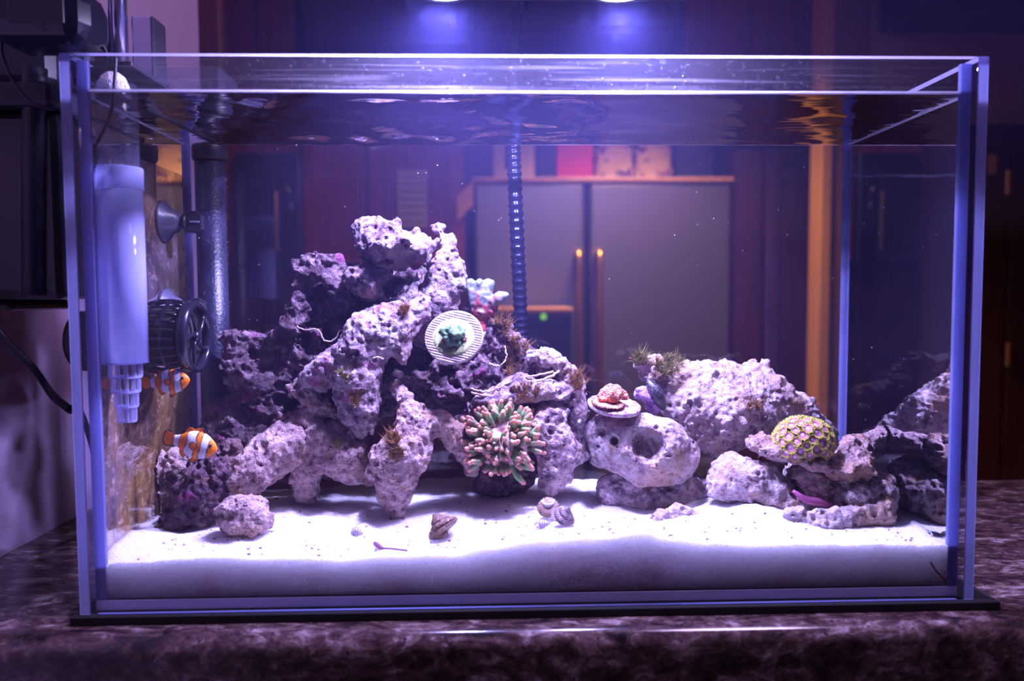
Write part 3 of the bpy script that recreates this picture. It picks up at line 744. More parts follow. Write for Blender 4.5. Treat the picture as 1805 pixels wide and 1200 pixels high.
mk('limb', 'live_rock', 'long pale diagonal limb from below the slab down to the left, with hanging lobes',
   [[(735, 545, .115, 28), (690, 570, .11, 32), (640, 605, .105, 30), (590, 645, .105, 22), (550, 664, .105, 10)], [(695, 580, .11, 26), (708, 612, .102, 18), (715, 632, .10, 10)],
    ([(640, 620, .105, 30), (625, 670, .097, 35), (628, 715, .098, 32), (640, 745, .103, 18)], .8), [(570, 650, .105, 22), (540, 690, .12, 26)], [(640, 590, .105, 20), (665, 615, .10, 14)]],
   M['rock'], seed=4, step=.0012, pits=150, pit_r=(.0008, .0025), amp=.9)
mk('knob', 'live_rock', 'small knobbly stub poking out left below the cap rock',
   [[(632, 492, .118, 17), (655, 503, .115, 20), (668, 488, .122, 20)], [(650, 510, .115, 12), (690, 530, .128, 14)], [(670, 480, .13, 24)]], M['rock_top'], seed=5, step=.0011, pits=40)
mk('crag', 'live_rock', 'dark hollow crag with a pale left rim, left of the knobbly stub',
   [[(590, 560, .165, 66), (620, 520, .16, 50)], [(490, 602, .138, 14), (512, 575, .132, 17), (522, 540, .13, 14), (524, 505, .13, 12), (532, 478, .13, 14), (560, 468, .13, 15), (600, 466, .132, 15), (636, 486, .138, 20)],
    [(560, 470, .132, 12), (590, 500, .128, 11), (612, 530, .128, 9)], [(530, 630, .14, 30), (590, 610, .145, 36)], [(592, 462, .13, 9)]],
   M['rock_dark'], neg=[[(560, 540, .125, 26), (575, 580, .125, 24)], [(620, 560, .13, 22)]], seed=6, step=.0013, ridge=1.0, cav=8, pits=120)
mk('arm', 'live_rock', 'hollow dark cup-shaped rock at the far left of the main pile, beside the black pipe',
   [[(455, 650, .155, 42), (500, 640, .15, 40)], [(410, 602, .135, 18), (440, 598, .138, 12), (470, 596, .138, 12), (500, 590, .138, 13)], [(408, 606, .13, 17), (418, 640, .13, 18), (442, 675, .13, 20), (470, 705, .13, 22), (485, 740, .135, 20)],
    [(505, 600, .135, 16), (515, 640, .135, 20), (500, 690, .135, 26)]],
   M['rock_dark'], neg=[[(450, 630, .122, 26), (470, 645, .122, 22)]], seed=7, step=.0013, ridge=1.0, cav=5, pits=110)
mk('tooth', 'live_rock', 'pale two-legged arch rock on the sand, left of the front column',
   [[(512, 690, .112, 11), (540, 700, .108, 17), (580, 726, .106, 19), (610, 745, .106, 20), (632, 752, .11, 16)], [(545, 745, .11, 28), (575, 770, .105, 40), (600, 800, .105, 42), (620, 822, .107, 32)],
    [(548, 800, .108, 28), (536, 840, .11, 24), (540, 868, .113, 17)], [(615, 830, .107, 27), (650, 850, .107, 15), (655, 858, .107, 9)], [(500, 735, .115, 18), (540, 735, .11, 22)]],
   M['rock_tan'], neg=[[(600, 892, .10, 32), (600, 895, .14, 34)], [(655, 775, .1, 16)]], seed=8, step=.0012, pits=170, pit_r=(.0008, .003), amp=.9)
mk('leg', 'live_rock', 'tan front column of the main pile standing on one narrow foot, arched to the right',
   [[(735, 748, .09, 27), (712, 790, .085, 40), (695, 825, .086, 45), (697, 865, .088, 34), (698, 895, .09, 23)], [(722, 745, .09, 22), (714, 705, .095, 15), (700, 685, .105, 10)],
    [(745, 745, .09, 20), (775, 742, .092, 16), (797, 760, .097, 15), (812, 790, .102, 15), (832, 822, .108, 20)], [(672, 800, .092, 18), (660, 830, .095, 16)]],
   M['rock_tan'], neg=[[(770, 800, .085, 18), (770, 830, .09, 28)], [(660, 760, .08, 10)]], seed=9, step=.0012, pits=190, pit_r=(.0008, .003), amp=.9)
mk('shoulder', 'live_rock', 'dark knobbly right shoulder of the pile, brown algae on its top',
   [[(815, 600, .145, 34), (860, 605, .14, 34), (885, 585, .14, 28), (893, 562, .142, 10)], [(890, 610, .14, 34), (925, 645, .135, 32), (960, 655, .13, 24), (985, 650, .13, 12)], [(800, 670, .145, 36), (850, 660, .14, 40), (920, 680, .14, 34)], [(860, 580, .14, 26), (830, 600, .14, 24)]],
   M['rock_dark'], seed=10, step=.0013, pits=140, amp=1.25, ridge=1.2)
mk('outcrop', 'live_rock', 'small pink and white knob on the right tip of the shoulder rock',
   [[(938, 630, .122, 12), (958, 625, .12, 15), (980, 632, .12, 12), (990, 645, .122, 9)]], M['rock_pale'], seed=12, step=.0009, pits=25, pit_r=(.0006, .0015))
mk('plate', 'live_rock', 'sloping rock shelf above the bubble-tip anemone',
   [([(835, 722, .122, 16), (870, 705, .115, 20), (920, 690, .112, 22), (965, 690, .112, 18), (988, 688, .115, 13)], 1.5)], M['rock'], seed=13, step=.0012, pits=60, amp=.8)
mk('column', 'live_rock', 'upright pale column right of the anemone with a brown algae cap',
   [[(1008, 675, .125, 22), (1016, 720, .122, 22), (1012, 765, .12, 20), (1000, 800, .12, 16)], [(995, 670, .125, 16), (985, 700, .125, 24)], [(1012, 655, .125, 10)]], M['rock'], seed=14, step=.0012, pits=90)
mk('limb_right', 'live_rock', 'smooth pale limb reaching the sand right of the anemone',
   [[(970, 715, .12, 30), (965, 750, .112, 42), (985, 785, .108, 34), (978, 825, .106, 32), (968, 855, .108, 20)], [(985, 790, .108, 30), (1020, 800, .115, 20)]], M['rock'],
   neg=[[(935, 705, .09, 16), (950, 712, .095, 14)]], seed=15, step=.0012, pits=50, amp=.8)
mk('anemone_base', 'live_rock', 'dark rounded rock under the bubble-tip anemone',
   [[(850, 845, .13, 20), (880, 850, .128, 28), (920, 842, .13, 24)], [(870, 790, .125, 40), (910, 790, .125, 36)]], M['rock_dark'], neg=[[(843, 852, .105, 7)]], seed=16, step=.0012, pits=40, amp=.7)
mk('dark_a', 'live_rock', 'dark bristly algae-covered rock lying in the left corner, under the lower clownfish',
   [[(405, 795, .095, 20), (385, 830, .09, 42), (350, 870, .085, 52), (315, 905, .082, 30), (292, 920, .08, 14)]], M['rock_algae'], seed=17, step=.0012, pits=60, amp=1.1, ridge=1.0)
mk('dark_b', 'live_rock', 'grey-brown rock leaning on the left glass behind the bristly rock',
   [[(345, 798, .115, 13), (315, 815, .112, 22), (288, 840, .11, 22), (276, 880, .11, 17), (274, 905, .11, 14)], [(280, 812, .11, 8)]], M['rock_tan'], neg=[[(292, 842, .09, 8)]], seed=18, step=.0012, pits=50)
mk('dark_c', 'live_rock', 'grey holed rock above the lower clownfish, next to the black pipe',
   [[(370, 762, .14, 14), (390, 750, .14, 22), (420, 742, .14, 28), (445, 735, .14, 22)], [(385, 722, .14, 12), (410, 716, .14, 15), (432, 705, .14, 10)], [(420, 790, .135, 40), (460, 770, .135, 32)]],
   M['rock_dark'], neg=[[(425, 722, .125, 10)], [(400, 770, .118, 14)]], seed=19, step=.0012, pits=50)
mk('limb_left', 'live_rock', 'tan cylinder-like limb sloping to the sand behind the round encrusted shell',
   [[(412, 868, .09, 25), (432, 842, .09, 37), (475, 808, .1, 36), (520, 775, .11, 34), (548, 742, .118, 22)]], M['rock_tan'], seed=20, step=.0012, pits=200, pit_r=(.0007, .0022), amp=.95)
# right hand group
mk('crater', 'live_rock', 'pale round rock with a deep round hollow in its face',
   [([(1075, 762, .115, 36), (1110, 780, .11, 58), (1160, 790, .107, 60), (1198, 806, .107, 42)], 1.0), [(1195, 835, .108, 24), (1130, 835, .105, 26)], [(1050, 755, .12, 20), (1060, 800, .12, 24)]], M['rock_pale'],
   neg=[[(1140, 772, .068, 34), (1140, 781, .077, 35), (1142, 786, .087, 29)], [(1083, 778, .096, 8)], [(1103, 740, .096, 8)], [(1060, 762, .104, 7)]], seed=21, step=.0011, pits=230, pit_r=(.0006, .0022), amp=.5, ridge=.22)
mk('crater_base', 'live_rock', 'low lilac rubble rock half buried under the hollow rock',
   [[(1075, 866, .125, 26), (1120, 862, .122, 34), (1180, 868, .125, 34), (1235, 862, .13, 26)]], M['rock'], neg=[[(1125, 850, .102, 5)]], seed=22, step=.0012, pits=60, amp=.7)
mk('ridge', 'live_rock', 'largest rock on the right, long pale ridge sloping down to the rear corner',
   [[(1124, 640, .135, 20), (1160, 655, .138, 36), (1215, 690, .142, 58), (1280, 718, .145, 72), (1345, 720, .148, 58), (1400, 735, .15, 40), (1445, 752, .155, 22), (1470, 775, .158, 14)], [(1270, 770, .138, 32), (1230, 750, .138, 36)],
    [(1180, 632, .14, 12), (1260, 652, .15, 16), (1335, 658, .15, 14)], [(1420, 712, .15, 16), (1385, 695, .15, 14)]], M['rock_pale'],
   neg=[[(1145, 690, .115, 16), (1165, 735, .12, 20)], [(1197, 696, .107, 5)]], seed=23, step=.0013, pits=260, pit_r=(.0007, .003), amp=1.15, ridge=.5)
mk('block_left', 'live_rock', 'low pale rock in front of the ridge, left of the ledge carrying the button polyps',
   [[(1285, 830, .1, 34), (1305, 845, .09, 44), (1350, 870, .085, 40), (1390, 895, .08, 30)], [(1270, 855, .09, 30)]], M['rock_pale'], seed=24, step=.0012, pits=140, pit_r=(.0006, .0025), amp=.7)
mk('block', 'live_rock', 'big undercut rock on the right, carrying the ledge with the button polyps',
   [[(1420, 850, .1, 42), (1480, 850, .1, 50), (1530, 855, .1, 46)], [(1500, 878, .076, 46), (1542, 872, .078, 38), (1550, 905, .062, 26), (1495, 918, .056, 22), (1440, 922, .050, 17), (1395, 908, .052, 15)], [(1430, 905, .085, 24)]], M['rock_pale'],
   neg=[[(1400, 868, .055, 18), (1450, 878, .05, 18), (1485, 890, .05, 12)], [(1543, 876, .060, 5)], [(1541, 905, .050, 6)]], seed=25, step=.0012, pits=260, pit_r=(.0007, .0032), amp=.9)
mk('inner', 'live_rock', 'brown inner lobe hanging in the hollow under the ledge with the polyps',
   [[(1410, 838, .085, 20), (1440, 855, .08, 26), (1480, 872, .078, 24), (1510, 862, .082, 16)]], M['rock_tan'], neg=[[(1455, 848, .062, 9), (1480, 852, .062, 9)]], seed=26, step=.0011, pits=60, amp=.7)
mk('ledge', 'live_rock', 'sloping rock ledge under the button polyps, with an arm to the right glass',
   [([(1332, 786, .086, 17), (1370, 796, .080, 21), (1420, 812, .076, 21), (1470, 822, .076, 23), (1510, 812, .082, 23)], 1.9), [(1500, 800, .085, 24), (1520, 780, .1, 22), (1560, 765, .112, 20), (1588, 752, .118, 22)], [(1500, 830, .075, 18), (1470, 830, .07, 14)]], M['rock_tan'], seed=27, step=.0011, pits=150, pit_r=(.0006, .0022), amp=.8)
mk('sand_rock', 'live_rock', 'small pale rubble piece lying on the sand before the hollow rock',
   [[(1165, 915, .07, 16), (1200, 908, .07, 20), (1232, 918, .068, 18)], [(1255, 935, .045, 16), (1275, 945, .042, 10)]], M['rock_pale'], seed=28, step=.0011, pits=50)
# dark slotted shell stuck in the gap at the left end of the ridge
c0, c1 = at(1140, 672, .112), at(1172, 725, .118)

# algae tufts growing on the rocks
for key, px, py, r_, n, m_, L, s_ in [
    ('shoulder', 890, 572, 16, 170, 'hair_brown', .006, 1), ('shoulder', 912, 612, 16, 160, 'hair_brown', .005, 2), ('shoulder', 900, 645, 14, 120, 'hair_brown', .0045, 3),
    ('column', 1020, 672, 12, 170, 'hair_brown', .007, 4), ('ridge', 1122, 628, 16, 200, 'hair_green', .006, 5), ('ridge', 1178, 640, 20, 220, 'hair_green', .006, 6),
    ('leg', 690, 770, 14, 160, 'hair_brown', .005, 7), ('leg', 700, 800, 14, 100, 'hair_brown', .004, 8), ('limb', 716, 545, 9, 110, 'hair_brown', .005, 9), ('limb', 605, 662, 9, 80, 'hair_green', .004, 10),
    ('tooth', 597, 778, 8, 70, 'hair_green', .004, 11), ('limb', 628, 705, 9, 70, 'hair_brown', .004, 12), ('ridge', 1335, 715, 13, 90, 'hair_brown', .004, 13), ('plate', 930, 690, 22, 150, 'hair_brown', .004, 14)]:
    o, V = R[key]; tuft(o, V, px, py, r_, n, M[m_], L, s_, 1.0)
# worm tubes and roots trailing over the rocks
M['root'] = plain('worm_tube', (.55, .40, .36), .7)
def strand(key, pts, rpx, Y):
    P = spline([at(a, b, Y + (c_ if c_ else 0)) for a, b, c_ in pts], 40)
    P = P + np.array([[rnd.gauss(0, .0003) for _ in range(3)] for _ in P]); o = MB().tube(P, rpx * mpp(Y), 6).build('worm_tube', M['root'], R[key][0], None, True); return o
for k_, pts, r_, Y in [('shoulder', [(830, 692, 0), (860, 698, -.004), (890, 690, -.006), (920, 675, -.008), (960, 668, -.004), (985, 655, 0)], 2.6, .112),
                    ('shoulder', [(830, 685, 0), (865, 690, -.004), (900, 672, -.006), (940, 662, -.006), (975, 655, 0)], 2.0, .112),
                    ('shoulder', [(862, 640, 0), (880, 645, -.004), (892, 632, -.004), (890, 610, 0)], 1.4, .105),
                    ('crag', [(522, 575, 0), (540, 582, -.002), (560, 580, -.002), (572, 600, -.003), (590, 598, -.002), (600, 582, 0), (612, 590, 0)], 1.4, .118),
                    ('crag', [(528, 660, 0), (560, 635, -.004), (590, 612, -.002)], 1.0, .115), ('limb', [(648, 640, 0), (660, 630, -.003), (676, 632, 0)], 1.2, .09)]:
    strand(k_, pts, r_, Y)
# pink sponge strip below the inner lobe
P = spline([at(1398, 865, .068), at(1420, 880, .066), at(1445, 885, .065), at(1470, 892, .066)], 20)
MB().tube(P, [.0012 + .0018 * math.sin(PI * i / 19) for i in range(20)], 10).build('pink_sponge', plain('pink_sponge', (.40, .10, .25), .6), R['block'][0], None, True)
P = [at(1140, 668, .118), at(1158, 695, .113), at(1170, 722, .118)]
mb = MB(); mb.tube(spline(P, 18), [(.0006 + .0052 * math.sin(PI * (i + .3) / 18)) for i in range(18)], 14)
t = NT('tunicate'); v = t.vor(420, 'DISTANCE_TO_EDGE'); t_c = t.mix(t.g(v, .02, .05), (.16, .15, .19), (.005, .004, .008)); M['tunicate'] = t.end(t.pbr(t_c, .4))
tag(mb.build('sea_squirt', M['tunicate'], None, None, True), 'black veined sea squirt in the gap left of the pale ridge rock', 'sea squirt')
p = at(812, 742, .118); q = MB().ball(p, (.0075, .005, .0052), 16, 10).build('pebble', M['rock_dark'], None, None, True); tag(q, 'smooth dark pebble wedged in the pile left of the anemone', 'pebble')

# ================================================================== CORALS, SHELLS, FISH
def set_cols(mb, fn): mb.c = [fn(v) for v in mb.v]; return mb
def rotmat(d, roll=0):
    """columns u,v,d for an object whose local +Z should point along d"""
    u, v, d = frame_of(d); c, s = math.cos(roll), math.sin(roll)
    return Matrix(((u[0] * c + v[0] * s, -u[0] * s + v[0] * c, d[0]), (u[1] * c + v[1] * s, -u[1] * s + v[1] * c, d[1]), (u[2] * c + v[2] * s, -u[2] * s + v[2] * c, d[2])))
def place(o, parent, p, d, roll=0, s=1.0):
    COL.objects.link(o); o.parent = parent; o.rotation_mode = 'QUATERNION'
    o.rotation_quaternion = rotmat(d, roll).to_quaternion(); o.scale = (s, s, s)
    o.location = Vector(p) - Vector(ORIGIN[parent.name])

# ---- bubble-tip anemone
AC = at(884, 766, .088); AN = np.array([-.05, -.80, .60]); AN /= np.linalg.norm(AN)
an = thing('bubble_tip_anemone', AC, 'green and pink bubble-tip anemone with many stubby tentacles at the middle of the reef', 'anemone')
t = NT('anemone_disc'); w1 = t.n('TexWave', wave_type='RINGS', rings_direction='SPHERICAL'); w1.inputs['Scale'].default_value = 60
t.l(t.pos(), w1.inputs['Vector'])
M['disc'] = t.end(t.pbr(t.mix(t.noise(500), (.55, .24, .26), (.62, .40, .42)), .4, 0, t.bump(t.noise(700), .5, .0008), **{'Subsurface Weight': .0}))
mb = MB(); prof = []
for i in range(14):
    a = i / 13; prof.append((.0235 * math.sin(a * 2.2) if a > 0 else .0, .006 - .0265 * a ** 1.6 + (.0015 if i == 0 else 0)))
prof = [(.0001, .0035), (.002, .0045), (.0035, .0062), (.006, .0062)] + [(.006 + .0165 * math.sin(i / 10 * PI / 2), .0062 - .017 * (1 - math.cos(i / 10 * PI / 2))) for i in range(1, 11)] + [(.019, -.018), (.014, -.026), (.010, -.034)]
mb.lathe(prof, AC, AN, 40).build('oral_disc', M['disc'], an, None, True)
tvar = []
for k in range(8):
    rg = random.Random(50 + k); L = .0112 * rg.uniform(.8, 1.2); n = 21
    bend = rg.uniform(.05, .5); P = np.array([(L * bend * (i / (n - 1)) ** 2, 0, L * i / (n - 1) - .001) for i in range(n)])
    bu = rg.uniform(.56, .66); bs = rg.uniform(.0016, .0021)
    rad = []; cols = []
    for i in range(n):
        u = i / (n - 1); r = .00115 + .0002 * u
        r += (bs - .0012) * math.exp(-((u - bu) / .17) ** 2)
        if u > .80: r = max(r, .0009)
        if u > .90: r *= math.sqrt(max(.04, 1 - ((u - .90) / .102) ** 2))
        rad.append(max(r, .0003))
        g = (.34, .38, .21) if k % 3 else (.26, .43, .20); base = (.50, .30, .25); tip = (.90, .43, .33)
        q = min(1, u / .45); c = [base[j] * (1 - q) + g[j] * q for j in range(3)]
        q = max(0, min(1, (u - .74) / .18)); c = [c[j] * (1 - q) + tip[j] * q for j in range(3)]; cols.append((*c, 1))
    mb = MB(); mb.tube(P, rad, 12, True, 0, cols)
    me_o = mb.build('tentacle', M['col'], None, (0, 0, 0), True, True); COL.objects.unlink(me_o); tvar.append(me_o.data); bpy.data.objects.remove(me_o)
t = NT('tentacle_skin'); a = t.n('Attribute'); a.attribute_name = 'Col'; tl = t.n('BsdfTranslucent'); t.l(a.outputs['Color'], tl.inputs[0])
M['tent'] = t.end(t.mixs(.35, t.pbr(a.outputs['Color'], .35, 0, t.bump(t.noise(1500), .25, .0004), .4), tl.outputs[0]))
for me in tvar: me.materials[0] = M['tent']
u_, v_, _ = frame_of(AN); NTN = 190; GA = PI * (3 - math.sqrt(5))
for i in range(NTN):
    q = math.sqrt((i + 18) / (NTN + 18)); a = i * GA + rnd.gauss(0, .12); rr = .0225 * q
    rad_d = math.cos(a) * u_ + math.sin(a) * v_
    h = .0062 - .017 * (1 - math.cos(min(1, max(0, (rr - .006) / .0165)) * PI / 2)) if rr > .006 else .006
    p = AC + rad_d * rr + AN * h
    th = .15 + 1.45 * q ** 1.5 + rnd.gauss(0, .22)
    d = AN * math.cos(th) + rad_d * math.sin(th) + np.array([rnd.gauss(0, .14), 0, .16 + rnd.gauss(0, .12)])
    o = bpy.data.objects.new('tentacle', tvar[rnd.randrange(8)]); place(o, an, p, d, rnd.uniform(0, 6.28), rnd.uniform(.85, 1.15) * (.9 + .35 * q))

# ---- button polyps on the ledge
ZC = at(1416, 780, .076); zo = thing('button_polyp_colony', ZC, 'colony of purple button polyps with yellow-green fringes on the rock ledge', 'coral')
zr = np.array([48, 38, 42]) * mpp(.078)
mb = MB(); mb.ball(ZC, zr * (.90, .90, .80), 24, 16); mb.build('mat_tissue', plain('polyp_tissue', (.10, .09, .07), .6), zo, None, True)
def polyp_mesh(k):
    rg = random.Random(k); r = .0036; mb = MB()
    prof = [(.0017, -.004), (.0020, -.001), (.0030, .0006), (r, .0013), (r * .93, .0017), (r * .80, .0014), (r * .5, .0010), (r * .2, .0011), (.0003, .0014)]
    mb.lathe(prof, (0, 0, 0), (0, 0, 1), 20)
    for j in range(26):
        a = 2 * PI * j / 26 + rg.gauss(0, .03); L = .0010 * rg.uniform(.7, 1.3); p = np.array([math.cos(a), math.sin(a), 0])
        mb.tube([p * r * .95 + (0, 0, .0013), p * (r + L * .6) + (0, 0, .0021), p * (r + L) + (0, 0, .0026)], [.0003, .00028, .00012], 4, False)
    pk = rg.choice([(.50, .16, .30), (.55, .20, .34), (.46, .15, .36)])
    def cf(v):
        q = math.hypot(v[0], v[1])
        if q < .0009: return (.75, .62, .72, 1)
        if q < .0020: return (pk[0] * .9, pk[1] * .8, pk[2], 1)
        if q < .0029: return (pk[0] * .75, pk[1] * .55, pk[2] * .7, 1)
        if v[2] < .0004: return (.20, .13, .14, 1)
        return (.62, .60, .10, 1)
    set_cols(mb, cf); o = mb.build('polyp', M['col'], None, (0, 0, 0), True, True); COL.objects.unlink(o); me = o.data; bpy.data.objects.remove(o); return me
pv = [polyp_mesh(k) for k in range(4)]
for i in range(78):
    z = 1 - (i + .5) / 78 * 1.5; a = i * GA; s_ = math.sqrt(max(0, 1 - z * z)); d = np.array([s_ * math.cos(a), s_ * math.sin(a), z])
    if d[1] > .55 or d[2] < -.5: continue
    p = ZC + zr * d; nrm = d / zr; nrm /= np.linalg.norm(nrm); nrm = nrm + np.array([rnd.gauss(0, .1), -.15, .05])
    o = bpy.data.objects.new('polyp', pv[rnd.randrange(4)]); place(o, zo, p, nrm, rnd.uniform(0, 6.28), rnd.uniform(.8, 1.18))

# ---- ridged frag plug with a green encrusting coral
FC = at(800, 592, .088); FN = np.array([-.10, -.86, .50]); FN /= np.linalg.norm(FN); fu, fv, _ = frame_of(FN)
m_ = mpp(.088); fp = thing('coral_plug', FC, 'tilted round ridged plug carrying a green coral, at the centre of the pile', 'coral')
t = NT('ridged_ceramic'); M['plug'] = t.end(t.pbr(t.mix(t.g(t.noise(120, 4), .5, .7), (.50, .42, .44), (.42, .25, .22)), .7, 0, t.bump(t.noise(600), .4, .001)))
mb = MB(); Rr = 52 * m_; nseg = 56; hgt = .0042
mb.lathe([(Rr * .5, -hgt - .008), (Rr * .5, -hgt), (Rr * .96, -hgt), (Rr, -hgt * .75), (Rr, -.0006), (Rr * .985, 0), (Rr * .5, 0)], FC, FN, nseg)
mb.build('plug_body', M['plug'], fp, None, False); auto_smooth(bpy.data.objects[fp.children[-1].name], 40)
mb = MB(); k = -Rr; gdir = fu * .25 + fv * .97; gdir = gdir / np.linalg.norm(gdir); sdir = np.cross(FN, gdir); k = -Rr + .0012
while k < Rr - .0005:                                                     # raised ridges across the face, left free under the coral
    L = math.sqrt(max(0, (Rr * .985) ** 2 - k * k)); r0 = 36 * m_; hole = math.sqrt(r0 * r0 - k * k) if abs(k) < r0 else 0
    for s0, s1 in (((-L, -hole), (hole, L)) if hole else ((-L, L),)):
        if s1 - s0 > .001:
            a_, b_ = FC + gdir * k + sdir * s0, FC + gdir * k + sdir * s1; P = np.linspace(a_, b_, 8) + np.array([[rnd.gauss(0, .00008) for _ in range(3)] for _ in range(8)])
            mb.tube(P, [.0002] + [.0007] * 6 + [.0002], 6)
    k += .0021
o = mb.build('ridges', M['plug'], fp); o['kind'] = 'stuff'
cc = FC + (fu * 0 + fv * -.002)
mb = MB(); mb.lathe([(.0001, .0019), (30 * m_, .0017), (35 * m_, .0010), (36 * m_, -.0002)], cc, FN, 48)
rg = np.random.default_rng(5); mb.v = [tuple(np.array(v) + FN * rg.normal(0, .00012)) for v in mb.v]
t = NT('encrusting_coral'); M['encrust'] = t.end(t.pbr(t.mix(t.g(t.noise(300, 5, .7), .4, .62), (.24, .30, .10), (.40, .44, .18)), .6, 0, t.bump(t.noise(700, 4), .7, .0012)))
o = mb.build('encrusting_coral', M['encrust'], fp, None, True)
t = NT('green_coral'); M['greencoral'] = t.end(t.pbr(t.mix(t.g(t.noise(220, 4), .4, .6), (.02, .085, .035), (.10, .22, .08)), .5, 0, t.bump(t.noise(800, 4), .8, .0012)))
bm = bmesh.new(); bmesh.ops.create_icosphere(bm, subdivisions=4, radius=1)
from mathutils import noise as mn
Vg = []
for v in bm.verts:
    d = v.co.normalized(); r = 1 + .55 * mn.noise(d * 1.7 + Vector((3, 1, 0))) + .22 * mn.noise(d * 4.2) + .08 * mn.noise(d * 9)
    q = np.array(d) * r; Vg.append(cc + FN * (.0040 + .0075 * q[2]) + fu * (.0092 * q[0]) + fv * (.0074 * q[1] + .0004))
mb = MB(); bm.verts.index_update(); mb.add(Vg, [[v.index for v in f.verts] for f in bm.faces]); bm.free()
mb.build('coral_head', M['greencoral'], fp, None, True)
t = NT('pink_polyp'); M['pinkpolyp'] = t.end(t.pbr((.62, .20, .28), .4))
for a_, b_ in [(-.2, .9), (.05, .95), (.62, .75), (.86, .1), (.8, -.25), (-.75, -.35), (-.6, .4), (.95, -.1)]:
    p = cc + (fu * a_ * 24 + fv * b_ * 24) * m_; mb = MB(); mb.lathe([(.0006, 0), (.0005, .0014), (.0012, .002), (.0013, .0026), (.0006, .003), (.0001, .003)], p + FN * .0008, FN, 10); mb.build('polyp', M['pinkpolyp'], fp, None, True)

# ---- lilac branching coral
BC = at(852, 572, .135); b0_ = thing('branching_coral', BC, 'small lilac branching coral with red flesh at the right of the slab', 'coral')
t = NT('branching_coral_skin'); g_ = t.n('NewGeometry'); v = t.vor(900); sx = t.n('SeparateXYZ'); t.l(t.pos(), sx.inputs[0]); hz_ = t.math('ADD', t.math('MULTIPLY', sx.outputs[2], 14), t.noise(170, 3)); c = t.mix(t.g(hz_, .62, .84), (.30, .035, .045), (.13, .165, .16)); c = t.mix(t.math('MULTIPLY', t.math('SUBTRACT', 1.0, t.g(v, .05, .3)), .45), c, (.27, .29, .28))
M['stylo'] = t.end(t.pbr(c, .6, 0, t.bump(t.vor(620), -1.0, .0025)))
brs = [[(852, 578, 0, 9), (848, 545, 0, 11), (840, 525, 0, 11), (828, 507, 0, 10), (829, 500, 0, 9)], [(845, 545, 0, 12), (845, 515, -.003, 11), (846, 497, -.004, 8)], [(850, 540, 0, 12), (858, 515, -.002, 12), (862, 502, -.002, 13), (867, 498, 0, 10)], [(850, 555, 0, 11), (868, 532, -.004, 11), (882, 520, -.006, 9), (893, 518, -.007, 6)], [(852, 558, 0, 9), (868, 548, .003, 7), (864, 549, -.004, 6)]]
rk, _V = rock('branches', 'branches', [[(a, b, .135 + c_, r) for a, b, c_, r in ch] for ch in brs], M['stylo'], step=.0009, amp=.5, ridge=.35, pits=0, seed=31, k=.0016, parent=b0_)
o_, _ = rock('base', 'base', [[(846, 588, .137, 16), (865, 592, .137, 18), (885, 592, .138, 12)]], M['rock_pale'], step=.0011, amp=.4, pits=10, seed=32, parent=b0_)

# ---- pink coral on a flat disc
PC = at(1083, 711, .105); pk = thing('coral_plug', PC, 'flat disc with a salmon-pink coral lump, above the hollow rock', 'coral')
t = NT('disc_crust'); M['disc_crust'] = t.end(t.pbr(t.mix(t.g(t.noise(200, 5, .7), .45, .58), (.60, .52, .46), (.35, .10, .34)), .7, 0, t.bump(t.noise(500), .6, .0015)))
PN = np.array([.10, -.22, .97]); PN /= np.linalg.norm(PN); m_ = mpp(.105)
mb = MB(); mb.lathe([(6 * m_, -.016), (9 * m_, -.006), (40 * m_, -.0052), (47 * m_, -.0035), (48 * m_, -.001), (46 * m_, 0), (20 * m_, .0003), (.0001, .0003)], PC, PN, 40)
mb.v = [tuple(np.array(v) + rg.normal(0, .00025, 3)) for v in mb.v]; mb.build('disc', M['disc_crust'], pk, None, True)
t = NT('pink_coral'); M['pinkcoral'] = t.end(t.pbr(t.mix(t.g(t.noise(420, 4, .7), .42, .6), (.42, .10, .07), (.90, .40, .24)), .55, 0, t.bump(t.vor(700), .8, .0014)))
rock('coral_head', 'x', [[(1062, 702, .098, 9), (1078, 696, .098, 14), (1094, 692, .1, 11)], [(1066, 692, .1, 9), (1088, 684, .1, 9)]], M['pinkcoral'], step=.0008, amp=.4, pits=30, pit_r=(.0004, .0009), seed=33, k=.003, parent=pk)
p_ = at(1072, 711, .098); mb = MB(); mb.lathe([(30 * m_, 0), (24 * m_, .0012), (.0001, .0015)], p_, PN, 24); mb.build('coral_skirt', M['pinkcoral'], pk, None, True)
o, V = rock('live_rock', 'small purple-crusted nub between the pink coral disc and the ridge rock', [[(1128, 693, .118, 12), (1143, 700, .118, 14), (1150, 712, .12, 12)]], rock_mat('purple_crust', (.42, .30, .55), (.30, .16, .42), (.08, .04, .1), (.3, .2, .15), .47, .2), seed=34, step=.001, pits=20, amp=.7)

